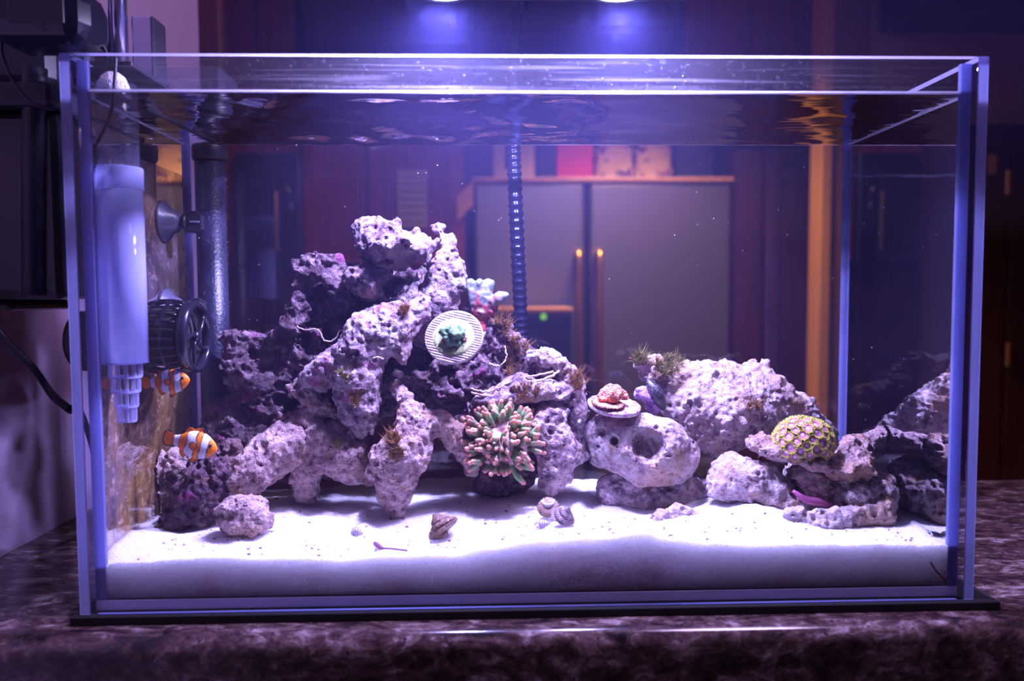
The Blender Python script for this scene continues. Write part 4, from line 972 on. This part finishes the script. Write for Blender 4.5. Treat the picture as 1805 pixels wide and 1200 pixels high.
# ---- shells and snails on the sand
def snail(name, label, pos, R_, axis, roll, mat, lipmat, cat='shell', whorls=3.4, height=1.18, beads=True, lip=True):
    """a turban shell: a cone of bulging whorls on a spiral, rows of beads, and the mouth beside its base"""
    na, nt = 72, 64; V_ = []
    for i in range(nt + 1):
        t_ = i / nt
        for k in range(na):
            a = 2 * PI * k / na; ph = t_ * whorls + a / (2 * PI); b_ = abs(math.sin(PI * ph)) ** .6
            r = R_ * ((1 - t_) ** .85 * (.86 + .20 * b_)) * (.55 + .45 * min(1, t_ * 9)) + .00012
            if beads: r *= 1 + .085 * math.sin(a * 22) * math.sin(2 * PI * ph * 2.5)
            V_.append((r * math.cos(a), r * math.sin(a), R_ * height * (t_ - .28)))
    Fc = [(i * na + k, i * na + (k + 1) % na, (i + 1) * na + (k + 1) % na, (i + 1) * na + k) for i in range(nt) for k in range(na)] + [tuple(range(na))[::-1]]
    r = np.array(rotmat(axis, roll)); pos = np.asarray(pos, float); W_ = np.array(V_) @ r.T + pos
    th_ = thing(name, (pos[0], pos[1], W_[:, 2].min()), label, cat); mb = MB(); mb.add(W_, Fc); mb.build('shell', mat, th_, None, True)
    c = r @ np.array([R_ * .52, 0, -R_ * height * .26]) + pos; d = r @ np.array([.55, 0, -.83])
    MB().lathe([(R_ * .50, -R_ * .30), (R_ * .56, .0), (R_ * .50, R_ * .07), (R_ * .40, R_ * .02), (R_ * .30, -R_ * .12), (.0001, -R_ * .18)], c, d, 28).build('shell_mouth', lipmat, th_, None, True)
    return th_
def shell_mat(name, a, b, d, sc=300):
    t = NT(name); v = t.vor(sc); c = t.mix(t.g(v, .1, .5), a, b); c = t.mix(t.g(t.noise(160, 4, .7), .52, .66), c, d); return t.end(t.pbr(c, .55, 0, t.bump(v, -.8, .0014)))
M['sh1'] = shell_mat('beaded_shell', (.34, .24, .20), (.13, .07, .05), (.14, .06, .03)); M['sh2'] = shell_mat('banded_shell', (.34, .28, .29), (.15, .10, .12), (.14, .08, .08)); M['lip'] = plain('pearly_shell_lip', (.85, .80, .82), .2)
t = NT('striped_shell'); wv = t.n('TexWave'); wv.inputs['Scale'].default_value = 260; wv.inputs['Distortion'].default_value = 2; t.l(t.pos(), wv.inputs[0]); M['striped'] = t.end(t.pbr(t.mix(t.g(wv.outputs['Fac'], .45, .6), (.10, .06, .16), (.72, .66, .76)), .4))
def on_sand(px, py, up=0):
    """the sand under a photograph pixel"""
    d = ray(px, py); s = .45
    for _ in range(60):
        p = ORG + d * s; dz = p[2] - float(sand_z(np.array([p[0]]), np.array([p[1]]))[0]); s += dz / max(1e-3, -d[2] / 1) * .6 if d[2] < -1e-3 else 0
    return ORG + d * s + np.array([0, 0, up])
p = on_sand(776, 955); snail('turban_snail', 'beaded brown turban snail on the sand below the front column', p + np.array([.001, .010, .0085]), .0134, (-.60, .30, .75), 4.9, M['sh1'], M['sh1'], 'snail')
p = on_sand(968, 920); snail('empty_shell', 'brown-spotted shell lying with its white mouth upward on the sand', p + np.array([0, .010, .0075]), .0088, (.1, .75, -.62), 1.6, M['sh1'], M['lip'])
p = on_sand(995, 930); snail('turban_snail', 'pale beaded snail shell leaning against the open white-mouthed shell', p + np.array([0, .004, .008]), .0100, (.35, -.35, .80), .8, M['sh2'], M['lip'], 'snail')
def spindle(name, label, pos, L, r, axis, mat, cat):
    th_ = thing(name, pos, label, cat); n = 26; pr = []
    for i in range(n):
        u = i / (n - 1); rr = r * (math.sin(PI * min(1, u * 1.02)) ** .7 * (1 - .45 * u)) * (1 + .06 * math.sin(u * 34)); pr.append((max(rr, .0002), L * (u - .5)))
    MB().lathe(pr, np.array(pos) + (0, 0, r * .7), axis, 18).build('shell', mat, th_, None, True)
    MB().ball(np.array(pos) + np.array(axis) / np.linalg.norm(axis) * (-L * .28) + (0, -r * .55, r * .55), (r * .5, r * .3, r * .4), 10, 8).build('shell_mouth', M['lip'], th_, None, True)
p = on_sand(956, 930); spindle('whelk_shell', 'small purple striped whelk shell beside the two snail shells', p, .0125, .0040, (1, -.15, .12), M['striped'], 'shell')
p = on_sand(1650, 945); spindle('whelk_shell', 'tiny dark pointed shell on the sand at the lower right corner', p, .0110, .0022, (1, -.5, -.1), M['black_gloss'], 'shell')
p = on_sand(628, 946); snail('whelk_shell', 'tiny grey ring-striped shell alone on the bright sand left of the turban snail', p + np.array([0, .003, .0026]), .0048, (.1, -.75, .5), .5, M['striped'], M['lip'], beads=False)
# encrusted shell, lower left
th_ = thing('encrusted_shell', on_sand(436, 943), 'fist-shaped rough encrusted shell on the sand in front of the sloping limb', 'shell')
o_, V = rock('shell', 'e', [[(432, 913, .055, 36), (445, 916, .055, 34)], [(412, 905, .055, 22)], [(440, 895, .056, 16)]], M['rock_tan'], seed=40, step=.0010, pits=70, pit_r=(.0005, .0014), amp=.9, parent=th_)
mb = MB()
for i in range(90):
    p = V[rnd.randrange(len(V))]; r = rnd.uniform(.0004, .0009); mb.ball(p, r, 6, 4)
o_ = mb.build('sand_grains', M['sand'], th_, None, True); o_['kind'] = 'stuff'
# sticks
p0, p1 = on_sand(668, 968), on_sand(718, 972)
mb = MB(); mb.tube(spline([p0 + (0, 0, .001), (p0 + p1) / 2 + (0, 0, .0012), p1 + (0, 0, .0008)], 14), [.0011] * 3 + [.0007] * 11, 8); mb.tube(spline([on_sand(661, 960) + (0, 0, .001), p0 + (.001, 0, .0015)], 6), .0016, 8)
tag(mb.build('twig', plain('purple_twig', (.20, .07, .14), .6), None, None, True), 'short dark purple twig lying on the front sand', 'twig')
mb = MB(); q = [at(a, b, .0069) for a, b in [(1640, 990), (1650, 1006), (1662, 1018), (1670, 1030)]]; mb.tube(spline(q, 16), .0007, 7); mb.tube(spline([at(1672, 1021, .0069), at(1679, 1024, .0069), at(1690, 1021, .0069)], 8), .0004, 6)
mb.tube(spline([at(1662, 1018, .0069), at(1672, 1021, .0069)], 4), .0004, 6)
tag(mb.build('twig', plain('red_root', (.22, .07, .07), .6), None, None, True), 'thin red-brown forked root pressed to the glass in the sand', 'twig')
# loose crumbs
mb = MB()
for i in range(260):
    x, y = rnd.uniform(-.27, .27), .012 + abs(rnd.gauss(0, .05)); y = min(y, .15); r = rnd.uniform(.0004, .0011); z = float(sand_z(np.array([x]), np.array([y]))[0]); mb.ball((x, y, z + r * .5), (r * rnd.uniform(.8, 1.6), r, r * .8), 6, 4)
tag(mb.build('crumbs', M['rock_tan'], None, None, True), 'fine brown rubble crumbs scattered over the sand', 'crumbs', None, 'stuff')

# ---- clownfish
def clown(name, label, hx, hy, tx, ty, Y, hh):
    """snout pixel, tail-root pixel, depth, half height in pixels"""
    Hd, Tl = at(hx, hy, Y), at(tx, ty, Y + .004); ax_ = (Tl - Hd); L = np.linalg.norm(ax_); ax_ = ax_ / L
    sd = np.array([0, 1, 0]) - ax_ * ax_[1]; sd /= np.linalg.norm(sd); up = np.cross(sd, ax_); up = up if up[2] > 0 else -up
    H2 = hh * mpp(Y)
    OR, BK, WH = (.98, .24, .008), (.012, .006, .01), (.92, .90, .95)
    hp = [(0, .10), (.03, .26), (.08, .46), (.16, .68), (.28, .88), (.42, 1.0), (.56, .96), (.70, .78), (.82, .52), (.92, .38), (1.0, .36)]
    def H(u): return np.interp(u, [a for a, _ in hp], [b for _, b in hp]) * H2
    def colour(u, v):                       # v: height in half heights, -1 belly to 1 back
        cen = [(.245 + .035 * v * v - .02 * v, .068), (.57 - .06 * math.exp(-((v - .1) / .35) ** 2) - .02 * v, .105), (.90, .06)]
        for c, wd in cen:
            d = abs(u - c) - wd
            if d < 0: return (*WH, 1)
            if d < .020: return (*BK, 1)
        return (*OR, 1)
    root = thing(name, Hd * .5 + Tl * .5, label, 'fish')
    mb = MB(); nu, ns = 72, 28; cs = []; vs = []
    for i in range(nu + 1):
        u = (i / nu); h = H(u); w_ = h * (.50 if u < .6 else .50 - .55 * (u - .6)); c = Hd + ax_ * L * u + up * (-.05 * H2)
        for k in range(ns):
            a = 2 * PI * k / ns; vs.append(c + up * h * math.sin(a) + sd * w_ * math.cos(a)); cs.append(colour(u, math.sin(a) * h / H2))
    fs = [(i * ns + k, i * ns + (k + 1) % ns, (i + 1) * ns + (k + 1) % ns, (i + 1) * ns + k) for i in range(nu) for k in range(ns)] + [tuple(range(ns))[::-1], tuple(nu * ns + k for k in range(ns))]
    mb.add(vs, fs, 0, cs); mb.build('body', M['col'], root, None, True, True)
    def fin(nm, outline, root_pts, offset=0, dirv=None, black=True):
        """outline: (along, up) in half-heights from the snout; closed thin blade with a dark rim"""
        P = [Hd + ax_ * a * L + up * b * H2 + sd * offset for a, b in outline]; c = np.mean(P, axis=0); rings = [1.0, .86, .80, .4, .05]; mbf = MB(); n = len(P); vs = []; cs = []
        for side in (-1, 1):
            for q, rg_ in enumerate(rings):
                for p in P:
                    vs.append(c + (p - c) * rg_ + sd * side * (.00012 + .0004 * (1 - rg_))); cs.append((*(BK if q < 2 and black else OR), 1))
        m = len(rings); fs = []
        for s_ in (0, 1):
            b_ = s_ * m * n
            for q in range(m - 1):
                for k in range(n): fs.append((b_ + q * n + k, b_ + q * n + (k + 1) % n, b_ + (q + 1) * n + (k + 1) % n, b_ + (q + 1) * n + k))
            fs.append(tuple(b_ + (m - 1) * n + k for k in range(n)))
        for k in range(n): fs.append((k, (k + 1) % n, m * n + (k + 1) % n, m * n + k))
        mbf.add(vs, fs, 0, cs); mbf.build(nm, M['col'], root, None, True, True)
    fin('dorsal_fin', [(.30, .72), (.33, 1.02), (.38, 1.22), (.46, 1.24), (.53, 1.08), (.57, 1.02), (.64, 1.12), (.72, 1.10), (.79, .85), (.81, .45), (.6, .6), (.4, .7)], None)
    fin('anal_fin', [(.60, -.70), (.66, -1.02), (.74, -1.12), (.80, -.92), (.83, -.5), (.72, -.5)], None)
    fin('pelvic_fin', [(.36, -.85), (.40, -1.15), (.48, -1.38), (.55, -1.25), (.52, -.9), (.44, -.75)], None)
    fin('tail_fin', [(.95, .34), (1.03, .55), (1.13, .60), (1.21, .42), (1.23, 0), (1.21, -.42), (1.13, -.62), (1.03, -.55), (.95, -.36)], None)
    near = -1 if sd[1] > 0 else 1
    fin('pectoral_fin', [(.36, .02), (.43, .22), (.50, .25), (.555, .05), (.54, -.2), (.46, -.35), (.38, -.2)], None, near * H2 * .55)
    e = Hd + ax_ * L * .125 + up * .17 * H2 + sd * near * H2 * .27
    MB().ball(e, H2 * .12, 14, 10).build('eye', M['black_gloss'], root, None, True)
    return root
clown('clownfish', 'upper clownfish, in front of the black circulation pump', 334, 668, 264, 674, .055, 22)
clown('clownfish', 'lower clownfish, above the bristly rock in the left corner', 383, 791, 305, 773, .062, 25)

# ================================================================== EQUIPMENT
# gooseneck lamp over the tank
lp = thing('aquarium_lamp', at(924, 760, .228) * (1, 1, 0) + np.array([0, 0, CT]), 'blue-white twin LED aquarium lamp on a black ribbed gooseneck behind the tank', 'lamp')
pz = [at(924, 760, .228), at(919, 590, .228), at(905, 260, .228), at(905, 100, .228), at(914, 0, .228)]
pz = [np.array([pz[0][0], .228, CT + .006])] + pz + [np.array([.003, .220, .48]), np.array([.005, .165, .535]), np.array([.006, .10, .525]), np.array([.006, LAMP_Y, LAMP_Z + .068])]
P = spline(pz, 1100); rad = [.0062 + .0012 * max(0, math.sin(i * 2 * PI / 5.0)) for i in range(1100)]
MB().tube(P, rad, 18).build('gooseneck', M['black_gloss'], lp, None, True)
MB().lathe([(.02, 0), (.024, .002), (.024, .006), (.012, .009), (.008, .016)], (pz[0][0], .228, CT), (0, 0, 1), 28).build('base', M['black'], lp, None, True)
MB().box((-.115, LAMP_Y - .04, LAMP_Z + .012), (.127, LAMP_Y + .04, LAMP_Z + .038), .006).build('housing', M['black'], lp)
MB().box((-.10, LAMP_Y - .03, LAMP_Z + .038), (.112, LAMP_Y + .03, LAMP_Z + .068), .01).build('heat_sink', M['black'], lp)
t = NT('lit_led_lens'); e = t.n('Emission'); e.inputs[0].default_value = (.62, .60, 1, 1); e.inputs[1].default_value = 260; M['lens'] = t.end(e.outputs[0])
for lx in LAMP_X:
    c = np.array([lx, LAMP_Y, LAMP_Z + .012]); MB().lathe([(.0215, 0), (.0235, -.001), (.0235, -.006), (.0195, -.006), (.0195, -.002), (.0001, -.002)], c, (0, 0, 1), 36).build('bezel', M['black'], lp, None, False)
    MB().lathe([(.019, -.0025), (.0175, -.0055), (.012, -.0085), (.0001, -.0100)], c, (0, 0, 1), 28).build('lens', M['lens'], lp, None, True)

# frosted intake tube in the front left corner
def glass_like(name, tint, frost, col):
    t = NT(name); tr = t.n('BsdfTransparent'); tr.inputs[0].default_value = (*tint, 1); tl = t.n('BsdfTranslucent'); tl.inputs[0].default_value = (*col, 1); df = t.n('BsdfDiffuse'); df.inputs[0].default_value = (*col, 1)
    gl = t.n('BsdfGlossy'); gl.inputs['Roughness'].default_value = .12; fr = t.n('Fresnel'); fr.inputs[0].default_value = 1.3
    geo = t.n('NewGeometry'); f = t.math('MULTIPLY', fr.outputs[0], t.math('SUBTRACT', 1.0, geo.outputs['Backfacing']))
    return t.end(t.mixs(f, t.mixs(frost, tr.outputs[0], t.mixs(.5, tl.outputs[0], df.outputs[0])), gl.outputs[0]))
M['clear_pl'] = glass_like('clear_acrylic', (.90, .92, .97), .06, (.5, .5, .7)); M['frost_pl'] = glass_like('frosted_acrylic', (.85, .87, .97), .55, (.62, .64, .92)); M['cage_pl'] = glass_like('clear_strainer', (.9, .9, 1), .35, (.75, .75, .95))
IY = .0238; ic = at(206, 400, IY); IX = max(ic[0], -W2 + SX + .0166); ip = thing('intake_tube', (IX, IY, at(200, 742, IY)[2]), 'frosted intake tube with a stepped slotted strainer in the front left corner', 'filter intake')
zz = lambda py: at(206, py, IY)[2]
MB().lathe([(.0132, zz(297)), (.0132, zz(150)), (.0126, zz(150)), (.0126, zz(297))], (IX, IY, 0), (0, 0, 1), 36, closed=True).build('clear_sleeve', M['clear_pl'], ip, None, True)
MB().lathe([(.0150, zz(335)), (.0152, zz(333)), (.0152, zz(298)), (.0150, zz(296)), (.0140, zz(296)), (.0140, zz(335))], (IX, IY, 0), (0, 0, 1), 36, closed=True).build('collar', M['frost_pl'], ip, None, True)
MB().lathe([(.0148, zz(640)), (.0148, zz(336)), (.0136, zz(336)), (.0136, zz(640))], (IX, IY, 0), (0, 0, 1), 36, closed=True).build('frosted_body', M['frost_pl'], ip, None, True)
MB().lathe([(.0147, zz(640)), (.0147, zz(636)), (.0085, zz(636)), (.0085, zz(640))], (IX, IY, 0), (0, 0, 1), 36, closed=True).build('bottom_ring', M['frost_pl'], ip, None, True)
for ya, yb, r in ((640, 664, .0100), (664, 690, .0086), (690, 716, .0070), (716, 742, .0056)):
    mb = MB(); za, zb = zz(ya), zz(yb)
    for z in (za, zb):
        mb.lathe([(r - .0008, z - .0006), (r + .0004, z - .0006), (r + .0004, z + .0006), (r - .0008, z + .0006)], (IX, IY, 0), (0, 0, 1), 28, closed=True)
    o = mb.build('strainer_ring', M['cage_pl'], ip, None, False); o['kind'] = 'stuff'
    for k in range(12):
        a = 2 * PI * k / 12; x, y = IX + r * math.cos(a), IY + r * math.sin(a); MB().box((x - .0006, y - .0006, zb), (x + .0006, y + .0006, za)).build('strainer_bar', M['cage_pl'], ip)
# hang-on filter box outside the left pane, its spout tubes over the rim
M['smoke_pl'] = plain('smoked_plastic', (.015, .016, .028), .5)
fl = thing('hang_on_filter', (-.36, .09, .20), 'large black hang-on filter outside the left glass', 'filter')
MB().box((-.4340, .03, .208), (-.318, .16, .335), .006).build('body', M['black'], fl)
MB().box((-.4340, .02, .335), (-.316, .175, .352), .004).build('lid', M['smoke_pl'], fl)
MB().box((-.4310, .05, .352), (-.335, .16, .43), .012).build('motor_housing', M['black'], fl)
MB().box((-.416, .04, .200), (-.36, .12, .2078), .004).build('foot', M['black'], fl)
MB().tube(spline([at(60, 520, .03), at(60, 300, .03), at(62, 120, .03)], 20), .0075, 16).build('side_pipe', M['smoke_pl'], fl, None, True)
M['chrome'] = plain('glossy_smoked_acrylic', (.50, .50, .68), .16, .9)
MB().box((-.3150, .03, .3641), (-.268, .12, .3676), .001).build('rim_bracket', M['smoke_pl'], fl)
for px, r, y in ((212, 15, .10), (150, 16, .09)):
    c = at(px, 160, y); MB().lathe([(r * mpp(y), 0), (r * mpp(y), .075), (r * mpp(y) * 1.15, .078), (r * mpp(y) * 1.15, .12), (r * mpp(y) * .9, .125)], (c[0], y, .3678), (0, 0, 1), 28).build('spout_tube', M['chrome'], fl, None, True)
c = at(262, 158, .11); MB().box((c[0] - .008, .10, .3678), (c[0] + .009, .125, .3678 + .055), .002).build('outlet_block', M['chrome'], fl)
# foam dome floating inside the corner
p = at(181, 160, .03); t = NT('white_foam'); M['foam'] = t.end(t.pbr((.75, .72, .76), .9, 0, t.bump(t.vor(900), .8, .001)))
fd = thing('float_guard', (p[0], .03, p[2] - .004), 'white foam dome at the waterline in the left corner', 'float')
MB().lathe([(.0001, .0125), (.004, .0118), (.0075, .009), (.0098, .004), (.0105, .0), (.0102, -.003)], (max(p[0], -.2805), .03, p[2]), (0, 0, 1), 28).build('dome', M['foam'], fd, None, True)
MB().lathe([(.0104, -.003), (.0108, -.0035), (.0108, -.006), (.0095, -.007)], (max(p[0], -.2805), .03, p[2]), (0, 0, 1), 28).build('rim', M['black'], fd, None, True)
# temperature probe with its sucker
pr = thing('temperature_probe', at(150, 300, .014), 'black temperature probe on a cable with a white sucker, by the front left edge', 'probe')
dx = 14
MB().tube(spline([at(190 + dx, 100, .012), at(186 + dx, 170, .012), at(180 + dx, 205, .012), at(163 + dx, 242, .012), at(156 + dx, 256, .012)], 40), .0012, 8).build('cable', M['black'], pr, None, True)
P = spline([at(157 + dx, 254, .012), at(148 + dx, 290, .012), at(143 + dx, 300, .012), at(135 + dx, 342, .012)], 40); rr = [.0028 if 2 < i < 22 else .0022 for i in range(40)]; rr[21] = rr[22] = rr[23] = .0040; rr[0] = .0012; rr[-1] = .0013
for i in range(24, 39): rr[i] = .0021
MB().tube(P, rr, 14).build('probe_tip', M['black'], pr, None, True)
c = at(141 + dx, 248, .014); MB().lathe([(.0005, .0075), (.0030, .0065), (.0042, .003), (.0120, .0004), (.0122, 0), (.0001, .0)], (-W2 + SX + .001, .016, c[2]), (1, 0, 0), 32).build('sucker', edge_mat('white_silicone', (.8, .78, .85)), pr, None, True)
# circulation pump on the left glass
py_ = .072; pc_ = at(262, 594, py_); pmz = pc_[2]; XL = -W2 + SX + .001
pm = thing('circulation_pump', (XL, py_, pmz - .026), 'black ribbed circulation pump on the left glass behind the frosted tube', 'pump')
AX = np.array([1, .0, 0.])
MB().lathe([(.010, .001), (.017, .003), (.019, .008), (.019, .012)], (XL, py_, pmz), AX, 32).build('sucker_mount', M['black'], pm, None, True)
MB().lathe([(.0205, .012), (.0215, .014), (.0215, .040), (.0205, .042)], (XL, py_, pmz), AX, 32).build('motor', M['black_matte'], pm, None, True)
PRW = lambda u: .0245 + .003 * math.sin(PI * u)
for k in range(26):
    a = 2 * PI * k / 26; P = [(XL + .010 + .030 * u, py_ + PRW(u) * math.cos(a), pmz + PRW(u) * math.sin(a)) for u in np.linspace(0, 1, 8)]
    MB().tube(P, .0010, 6).build('cage_rib', M['black_gloss'], pm, None, True)
for h in (.010, .020, .030):
    mb = MB(); r = PRW((h - .01) / .03); mb.lathe([(r - .001, h - .0008), (r + .0004, h - .0008), (r + .0004, h + .0008), (r - .001, h + .0008)], (XL, py_, pmz), AX, 36, closed=True); mb.build('cage_hoop', M['black_gloss'], pm)
MB().lathe([(.0235, .040), (.0265, .040), (.0275, .043), (.0265, .047), (.0235, .0485), (.0215, .047), (.0215, .043)], (XL, py_, pmz), AX, 40, closed=True).build('nozzle_ring', M['black_gloss'], pm, None, True)
for k in range(5):
    a = 2 * PI * k / 5 + .3; mb = MB(); P = []
    for j in range(8):
        r = .004 + .0175 * j / 7; aa = a + .5 * j / 7; P.append((XL + .0455, py_ + r * math.cos(aa), pmz + r * math.sin(aa)))
    mb.tube(P, [.0016] * 8, 6).build('guard_vane', M['black_gloss'], pm, None, True)
MB().ball((XL + .046, py_, pmz), (.003, .0045, .0045), 14, 10).build('hub', M['black_gloss'], pm, None, True)
c = at(108, 600, .05); tag(MB().lathe([(.0001, 0), (.018, 0), (.021, .003), (.021, .012), (.018, .016), (.0001, .016)], (-W2 - .0165, .040, c[2]), (1, 0, 0), 32).build('pump_magnet', M['black'], None, None, True), 'black round magnet outside the left glass holding the pump', 'magnet')
# black heater pipe in the rear left corner with two sucker clips
hy = .158; hp_ = [at(369, y_, hy) for y_ in (258, 720)]; hxp = hp_[0][0]
ht = thing('heater_pipe', (hxp, hy, .036), 'tall black pipe in the rear left corner', 'pipe')
r_ = 25 * mpp(hy)
t = NT('slimed_black_pipe'); M['pipe'] = t.end(t.pbr(t.mix(t.g(t.noise(300, 5, .7), .6, .72), (.012, .014, .035), (.10, .11, .2)), .35, 0, t.bump(t.noise(400), .5, .001)))
MB().lathe([(r_ * .9, .036), (r_, .038), (r_, hp_[0][2] - .012)], (hxp, hy, 0), (0, 0, 1), 36).build('pipe', M['pipe'], ht, None, True)
MB().lathe([(r_ * 1.12, 0), (r_ * 1.18, .002), (r_ * 1.18, .010), (r_ * 1.1, .0125)], (hxp, hy, hp_[0][2] - .0118), (0, 0, 1), 36).build('cap', M['black'], ht, None, True)
rng_ = random.Random(4); mb = MB()
for i in range(260):
    z = rng_.uniform(.05, hp_[0][2] - .015); a = rng_.uniform(-1.9, .5); p = np.array([hxp + r_ * math.cos(a), hy + r_ * math.sin(a), z]); d = np.array([math.cos(a), math.sin(a), rng_.gauss(0, .5)]); L = rng_.uniform(.0006, .0022)
    mb.tube([p, p + d * L], [.00015, .00004], 3, False)
o = mb.build('algae_fuzz', M['hair_brown'], ht); o['kind'] = 'stuff'
for y_, lab in ((391, 'upper blue-grey sucker clip on the black pipe'), (544, 'lower blue-grey sucker clip on the black pipe')):
    cy_ = .132; c = at(312, y_, cy_); cl = thing('sucker_clip', (XL, cy_, c[2]), lab, 'clip')
    MB().lathe([(.0001, .0155), (.0045, .0145), (.0085, .0105), (.0105, .006), (.0160, .0018), (.0175, .0002), (.0165, 0), (.0001, .0)], (XL, cy_, c[2]), AX, 36).build('sucker', plain('blue_grey_rubber', (.10, .10, .16), .3), cl, None, True)
    MB().lathe([(.0062, .0155), (.0066, .0165), (.0066, .018), (.0045, .019)], (XL, cy_, c[2]), AX, 24).build('stem', M['black'], cl, None, True)
    x0, x1 = XL + .018, hxp + .002
    mb = MB(); mb.prism([(x0, c[2] - .0085), (x0 + .008, c[2] - .0095), (x1, c[2] - .006), (x1, c[2] + .005), (x0 + .008, c[2] + .0085), (x0, c[2] + .0075)], cy_ - .004, cy_ + .004); mb.build('arm', M['black'], cl)
    MB().box((x0 + .004, cy_ - .0052, c[2] - .001), (x1 - .001, cy_ - .0041, c[2] + .0004)).build('arm_rib', plain('clip_edge', (.2, .2, .3), .3), cl)
# dark overflow bar along the waterline of the left pane, and the clear guard on the rim
a, b = at(236, 190, .05), at(336, 247, .165)
mb = MB(); mb.tube([(-.266, .045, a[2]), (-.2745 + .012, .165, b[2])], .0028, 8); tag(mb.build('overflow_bar', M['smoke_pl'], None, None, True), 'dark slanted bar just under the water along the left glass', 'bar')
gd = thing('splash_guard', at(333, 150, .12), 'small clear acrylic guard standing on the water at the left rear', 'guard')
p, q = at(282, 157, .13), at(383, 118, .13)
MB().box((p[0], .13, WL + .0015), (q[0], .132, q[2]), .0004).build('front_plate', M['clear_pl'], gd)
MB().box((q[0], .1300, WL + .0015), (q[0] + .0018, .175, q[2]), .0004).build('end_plate', M['clear_pl'], gd)
# controller with a display, upper left
ct = thing('temperature_controller', at(70, 30, -.02), 'black rounded temperature controller with a dim display at the top left', 'controller')
p, q = at(-40, 68, -.02), at(140, -40, -.02)
MB().box((p[0], -.02, p[2]), (q[0], .025, q[2]), .012).build('body', M['black_gloss'], ct)
a, b = at(12, 40, -.021), at(110, -30, -.021); MB().box((a[0], -.0212, a[2]), (b[0], -.0198, b[2]), .0004).build('display', plain('dim_display', (.02, .016, .022), .4), ct)
def text(s, x, y, z, size, mat, parent, nm='lettering'):
    cu = bpy.data.curves.new(nm, 'FONT'); cu.body = s; cu.size = size; cu.extrude = .0001; cu.materials.append(mat)
    tmp = bpy.data.objects.new(nm, cu); COL.objects.link(tmp); me = bpy.data.meshes.new_from_object(tmp.evaluated_get(bpy.context.evaluated_depsgraph_get())); bpy.data.objects.remove(tmp)
    o = bpy.data.objects.new(nm, me); link(o, parent, (x, y, z)); o.rotation_euler = (PI / 2, 0, 0); return o
tm = plain('dim_print', (.10, .08, .10), .6)
q = at(58, 53, -.0213); text('°C', q[0], -.0203, q[2], .005, tm, ct);
# cables
tag(MB().tube(spline([at(150, 20, .01), at(165, 50, .012), at(186, 90, .012), at(190, 100, .012)], 30), .0011, 8).build('probe_lead', M['black'], None, None, True), 'thin black lead from the controller down to the probe', 'cable')
tag(MB().tube(spline([at(4, 60, .0), at(4, 95, .0), at(22, 140, 0), at(55, 180, .0), at(96, 194, .003)], 40), .0010, 8).build('thin_cable', M['black_gloss'], None, None, True), 'thin black cable looping from the controller to the left glass edge', 'cable')
ck = thing('power_cord', at(60, 650, .02), 'thick black twin power cord hanging against the lilac wall', 'cable')
for off in (0, 7):
    MB().tube(spline([at(-60, 500, .02), at(0, 585 + off, .02), at(60, 648 + off, .02), at(92, 692 + off, .03), at(120, 716 + off, .045), at(150, 742 + off, .06), at(190, 900, .20)], 60), 4.6 * mpp(.02), 10).build('cord_strand', M['black'], ck, None, True)
# specks drifting in the water
mb = MB()
for i in range(170):
    p = (rnd.uniform(-.28, .28), rnd.uniform(.015, .175), rnd.uniform(.08, .335)); mb.ball(p, rnd.uniform(.00012, .00032), 5, 3)
tag(mb.build('drifting_specks', plain('speck', (.8, .8, .85), .5), None, None, True), 'tiny pale specks drifting in the water', 'specks', None, 'stuff')
